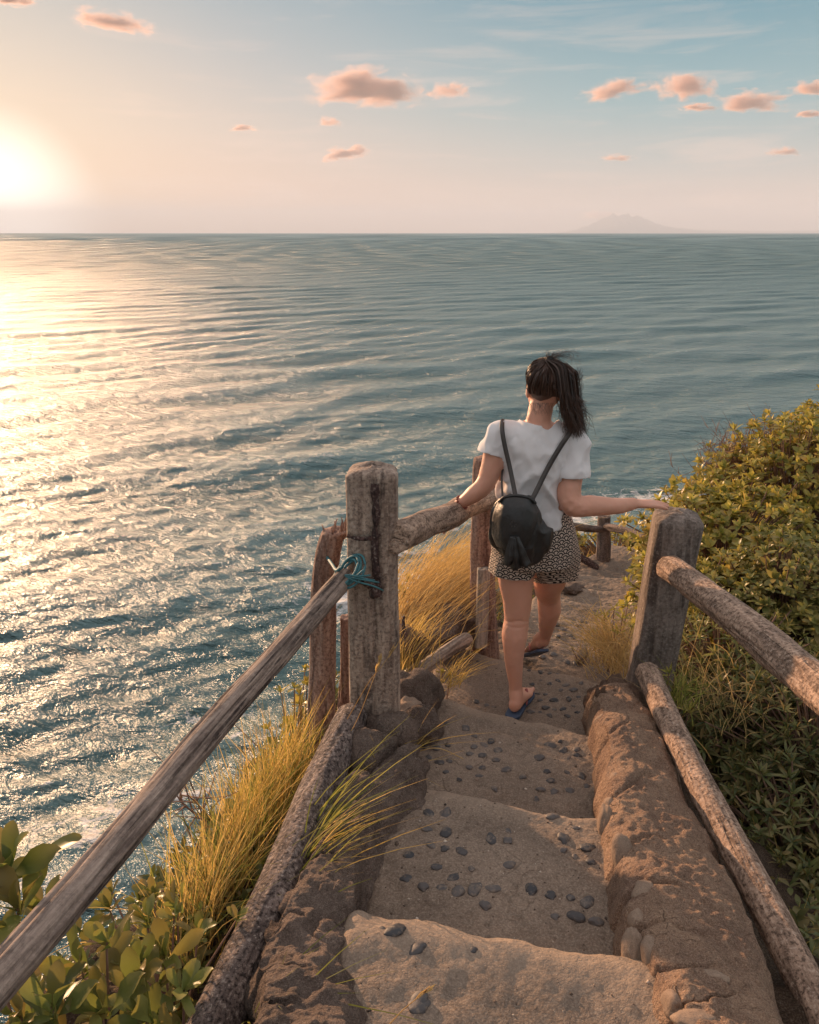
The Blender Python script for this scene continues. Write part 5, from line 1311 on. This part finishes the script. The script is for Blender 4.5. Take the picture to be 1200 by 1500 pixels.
# ---- grasses: every stand is one mesh of blades
def grass(name, bases, L_, lean, label, mat, n, wid=.0035, spread=(.08, .08), curve=.5, seed=0, ljit=.3, seg=6, cat=None, kind='stuff', dirjit=.22):
    rg = np.random.default_rng(seed); bs = np.array([b_[:] for b_ in bases]); m_ = len(bs)
    t = rg.random(n) * (m_ - 1); i = np.minimum(t.astype(int), m_ - 2) if m_ > 1 else np.zeros(n, int); f = (t - i)[:, None]
    p0 = bs[i] * (1 - f) + bs[np.minimum(i + 1, m_ - 1)] * f if m_ > 1 else np.repeat(bs, n, 0)
    p0 = p0 + rg.normal(0, 1, (n, 3)) * np.array([spread[0], spread[1], .015])
    l = L_ * (1 + rg.normal(0, ljit, n)).clip(.3, 1.7)
    d_ = np.array(lean)[None] + rg.normal(0, dirjit, (n, 3)) * np.array([1, 1, .3]); hz = d_ * np.array([1, 1, 0])
    u = np.linspace(0, 1, seg)[None, :, None]
    C_ = p0[:, None] + l[:, None, None] * (np.array([0, 0, 1.])[None, None] * (u - .25 * curve * u ** 2.5) + hz[:, None] * (u * .5 + curve * u ** 2) + (rg.normal(0, .05, (n, 1, 3)) * u ** 2))
    view = C_[:, :1] / np.linalg.norm(C_[:, :1], axis=2, keepdims=True)
    side = np.cross(np.gradient(C_, axis=1), rg.normal(0, 1, (n, 1, 3)) * .8 + view); side /= np.linalg.norm(side, axis=2, keepdims=True) + 1e-9
    w_ = wid * (1 - u ** 1.6 * .93) * rg.uniform(.6, 1.3, (n, 1, 1))
    V = np.stack([C_ - side * w_ / 2, C_ + side * w_ / 2], 2).reshape(-1, 3)
    k = (np.arange(n) * seg * 2)[:, None] + (np.arange(seg - 1) * 2)[None]; F = np.stack([k, k + 1, k + 3, k + 2], -1).reshape(-1, 4)
    me = mesh_np(name, V, F); return link(name, me, M[mat], kind=kind, label=label, cat=cat)
g_base = [P(270, 1400, 1.66), P(308, 1340, 1.88), P(350, 1262, 2.13), P(392, 1195, 2.38), P(438, 1130, 2.63)]
grass('tall_grass', g_base, .27, (.12, .06, 1), 'tall yellow grass standing left of the crusty log', 'yellow_grass', 900, .0038, (.036, .06), .35, 1, cat='grass', dirjit=.3)
grass('tall_grass', g_base, .26, (.10, .02, 1), 'greener blades mixed into the tall yellow grass', 'green_grass', 420, .0042, (.055, .08), .45, 2, cat='grass', dirjit=.35)
grass('grass_tuft', [P(425, 1335, 1.72), P(446, 1268, 1.88), P(468, 1205, 2.05)], .25, (.75, .0, 1), 'tuft of arching green and gold blades spilling right over the rubble curb', 'green_grass', 52, .0042, (.02, .03), .45, 3, cat='grass')
grass('grass_tuft', [P(415, 1330, 1.78), P(440, 1260, 1.92)], .22, (1.0, -.1, .8), 'sparse straw blades beside the arching tuft', 'yellow_grass', 45, .0038, (.02, .03), .5, 4, cat='grass')
grass('dry_grass', [P(590, 915, 3.9), P(620, 905, 4.1), P(650, 890, 4.3), P(690, 862, 4.6)], .34, (.55, -.05, 1), 'wind-combed golden dry grass between the thick post and the reddish post', 'dry_grass', 1700, .0040, (.12, .16), .6, 5, cat='grass', dirjit=.2)
grass('dry_grass', [P(600, 870, 4.5), P(700, 840, 4.9)], .36, (.7, 0, 1), 'thin pale seed stalks over the golden dry grass', 'yellow_grass', 500, .003, (.14, .15), .6, 6, cat='grass')
grass('dry_grass', [P(588, 985, 3.15), P(600, 940, 3.4)], .15, (.3, -.1, 1), 'short dry blades behind the pale log', 'yellow_grass', 350, .0035, (.05, .06), .6, 7, cat='grass')
grass('grass_tuft', [P(650, 1005, 3.15), P(668, 995, 3.2)], .12, (.6, 0, .8), 'small tuft with dead straw at the edge of the step under the pale log', 'yellow_grass', 70, .0035, (.02, .03), .5, 8, cat='grass', dirjit=.5)
grass('dry_grass', [P(880, 975, 3.75), P(900, 940, 3.85), P(912, 1000, 3.5)], .17, (-.2, 0, 1), 'dry golden tuft between the steps and the foot of the grey post', 'dry_grass', 650, .0036, (.06, .09), .7, 9, cat='grass', dirjit=.5)
grass('dry_grass', [P(870, 845, 7.3), P(950, 850, 7.0)], .22, (.2, 0, 1), 'golden dry grass at the foot of the far post', 'dry_grass', 800, .005, (.3, .15), .6, 10, cat='grass', dirjit=.4)
grass('grass_tuft', [P(985, 1020, 3.0), P(1003, 1040, 2.9)], .13, (.1, 0, 1), 'fresh green blades at the upper end of the lower right log', 'green_grass', 70, .005, (.03, .04), .5, 11, cat='grass', dirjit=.5)
grass('dry_grass', [P(1010, 1000, 3.3), P(1060, 1060, 3.1)], .2, (-.2, 0, 1), 'dry straw in the shade behind the grey post', 'dry_grass', 130, .0032, (.12, .12), .6, 12, cat='grass', dirjit=.6)
grass('grass_tuft', [P(560, 1140, 2.4), P(590, 1110, 2.5)], .17, (.6, -.1, .7), 'few pale straws sticking out of the rubble right of the thick post', 'yellow_grass', 22, .003, (.03, .05), .6, 13, cat='grass', dirjit=.7)
grass('grass_tuft', [P(420, 1480, 1.35), P(380, 1500, 1.3)], .14, (.8, -.1, .6), 'dark blades at the bottom left of the rubble curb', 'green_grass', 26, .004, (.03, .03), .6, 14, cat='grass', dirjit=.5)
# scattered ground cover on the slopes
def cover():
    rg = np.random.default_rng(77); pts = []
    while len(pts) < 9000:
        x, y = rg.uniform(-2.2, 4.5), rg.uniform(.4, 8.6)
        xe = float(np.interp(y, _ey, _ex)); xr = float(np.interp(y, _ry, _rx))
        lx = {True: xe + .22}.get(True)
        if y < 2.4: lx = -.42
        if x < lx and x > xe - 1.0 or x > xr + .12: pts.append((x, y))
    a = np.array(pts); z = land(a[:, 0], a[:, 1]) ; lv = []
    for (x, y), zz in zip(pts, z):
        q = Vector((x, y, float(zz) + rg.uniform(.0, .12)))
        lv += rosette(q, Vector(rg.normal(0, .4, 3)) + Vector((0, 0, 1)), 5, rg.uniform(.03, .06), (.5, 1.4), rg)
    root = empty('ground_cover', (0, 0, 0), 'low weeds and dead leaves covering the slopes', None, None, 'stuff')
    leaves_to(root, lv, 'oval', 'dark_leaf', 0, Vector((0, 0, 0)), stuff_name='weeds')
    b2 = a[rg.integers(0, len(a), 5000)]
    zz = land(b2[:, 0], b2[:, 1]); bs = np.concatenate([b2, zz[:, None]], 1)
    n = len(bs); seg = 5; u = np.linspace(0, 1, seg)[None, :, None]; l = rg.uniform(.06, .2, n)[:, None, None]
    hz = rg.normal(0, .5, (n, 1, 3)) * np.array([1, 1, 0]); C_ = bs[:, None] + l * (np.array([0, 0, 1.]) * (u - .2 * u ** 2) + hz * u ** 1.6)
    side = np.cross(np.gradient(C_, axis=1), rg.normal(0, 1, (n, 1, 3))); side /= np.linalg.norm(side, axis=2, keepdims=True) + 1e-9
    w_ = .004 * (1 - u * .9); V = np.stack([C_ - side * w_ / 2, C_ + side * w_ / 2], 2).reshape(-1, 3)
    k = (np.arange(n) * seg * 2)[:, None] + (np.arange(seg - 1) * 2)[None]; F = np.stack([k, k + 1, k + 3, k + 2], -1).reshape(-1, 4)
    link('blades', mesh_np('blades', V, F), M['yellow_grass'], root, kind='stuff')
cover()

# ---- seed stalks
def stalk(pts, label, head_n=14, w_=.0026, hl=.03):
    root = empty('seed_stalk', pts[0], label, 'grass stalk'); base = Vector(pts[0])
    tube([Vector(p_) - base for p_ in pts], .0016, 24, 6, 'stalk', M['dry_grass'], root, taper=.5)
    e, e0 = Vector(pts[-1]), Vector(pts[-2]); d_ = (e - e0).normalized(); lv = []
    for i in range(head_n):
        c_ = e - d_ * (i / head_n) * hl * 1.6; rv = Vector(RNG.normal(0, 1, 3)); rv = (rv - d_ * rv.dot(d_)).normalized()
        y = (d_ + rv * .35).normalized(); x = y.cross(rv).normalized(); lv.append((c_, x, y, x.cross(y), hl))
    leaves_to(root, lv, 'slim', 'dry_grass', head_n, base)
stalk([P(560, 1512, 1.15), P(590, 1480, 1.18), P(612, 1462, 1.20), P(626, 1452, 1.2)], 'straw stalk with an open seed head over the nearest step at the bottom', 8, hl=.022)
stalk([P(430, 1180, 2.3), P(470, 1120, 2.4), P(515, 1070, 2.4), P(545, 1000, 2.4), P(556, 968, 2.4)], 'long feathery seed stalk crossing in front of the thick post', 10, hl=.03)
stalk([P(505, 1060, 2.45), P(540, 1000, 2.42), P(560, 975, 2.4), P(577, 950, 2.4)], 'shorter seed stalk right of the feathery one in front of the thick post', 6, hl=.03)
for i, s_ in enumerate([((600, 1105, 2.4), (640, 1096, 2.3), (680, 1112, 2.3), 'curved white straw lying over the left part of the third step'),
                        ((846, 905, 4.2), (858, 925, 4.1), (868, 942, 4.0), 'thin straw lying on the steps beyond the walking foot')]):
    o = tube([P(*s_[0]), P(*s_[1]), P(*s_[2])], .0016, 20, 6, 'straw', M['dry_grass'], None, label=s_[3], cat='straw')
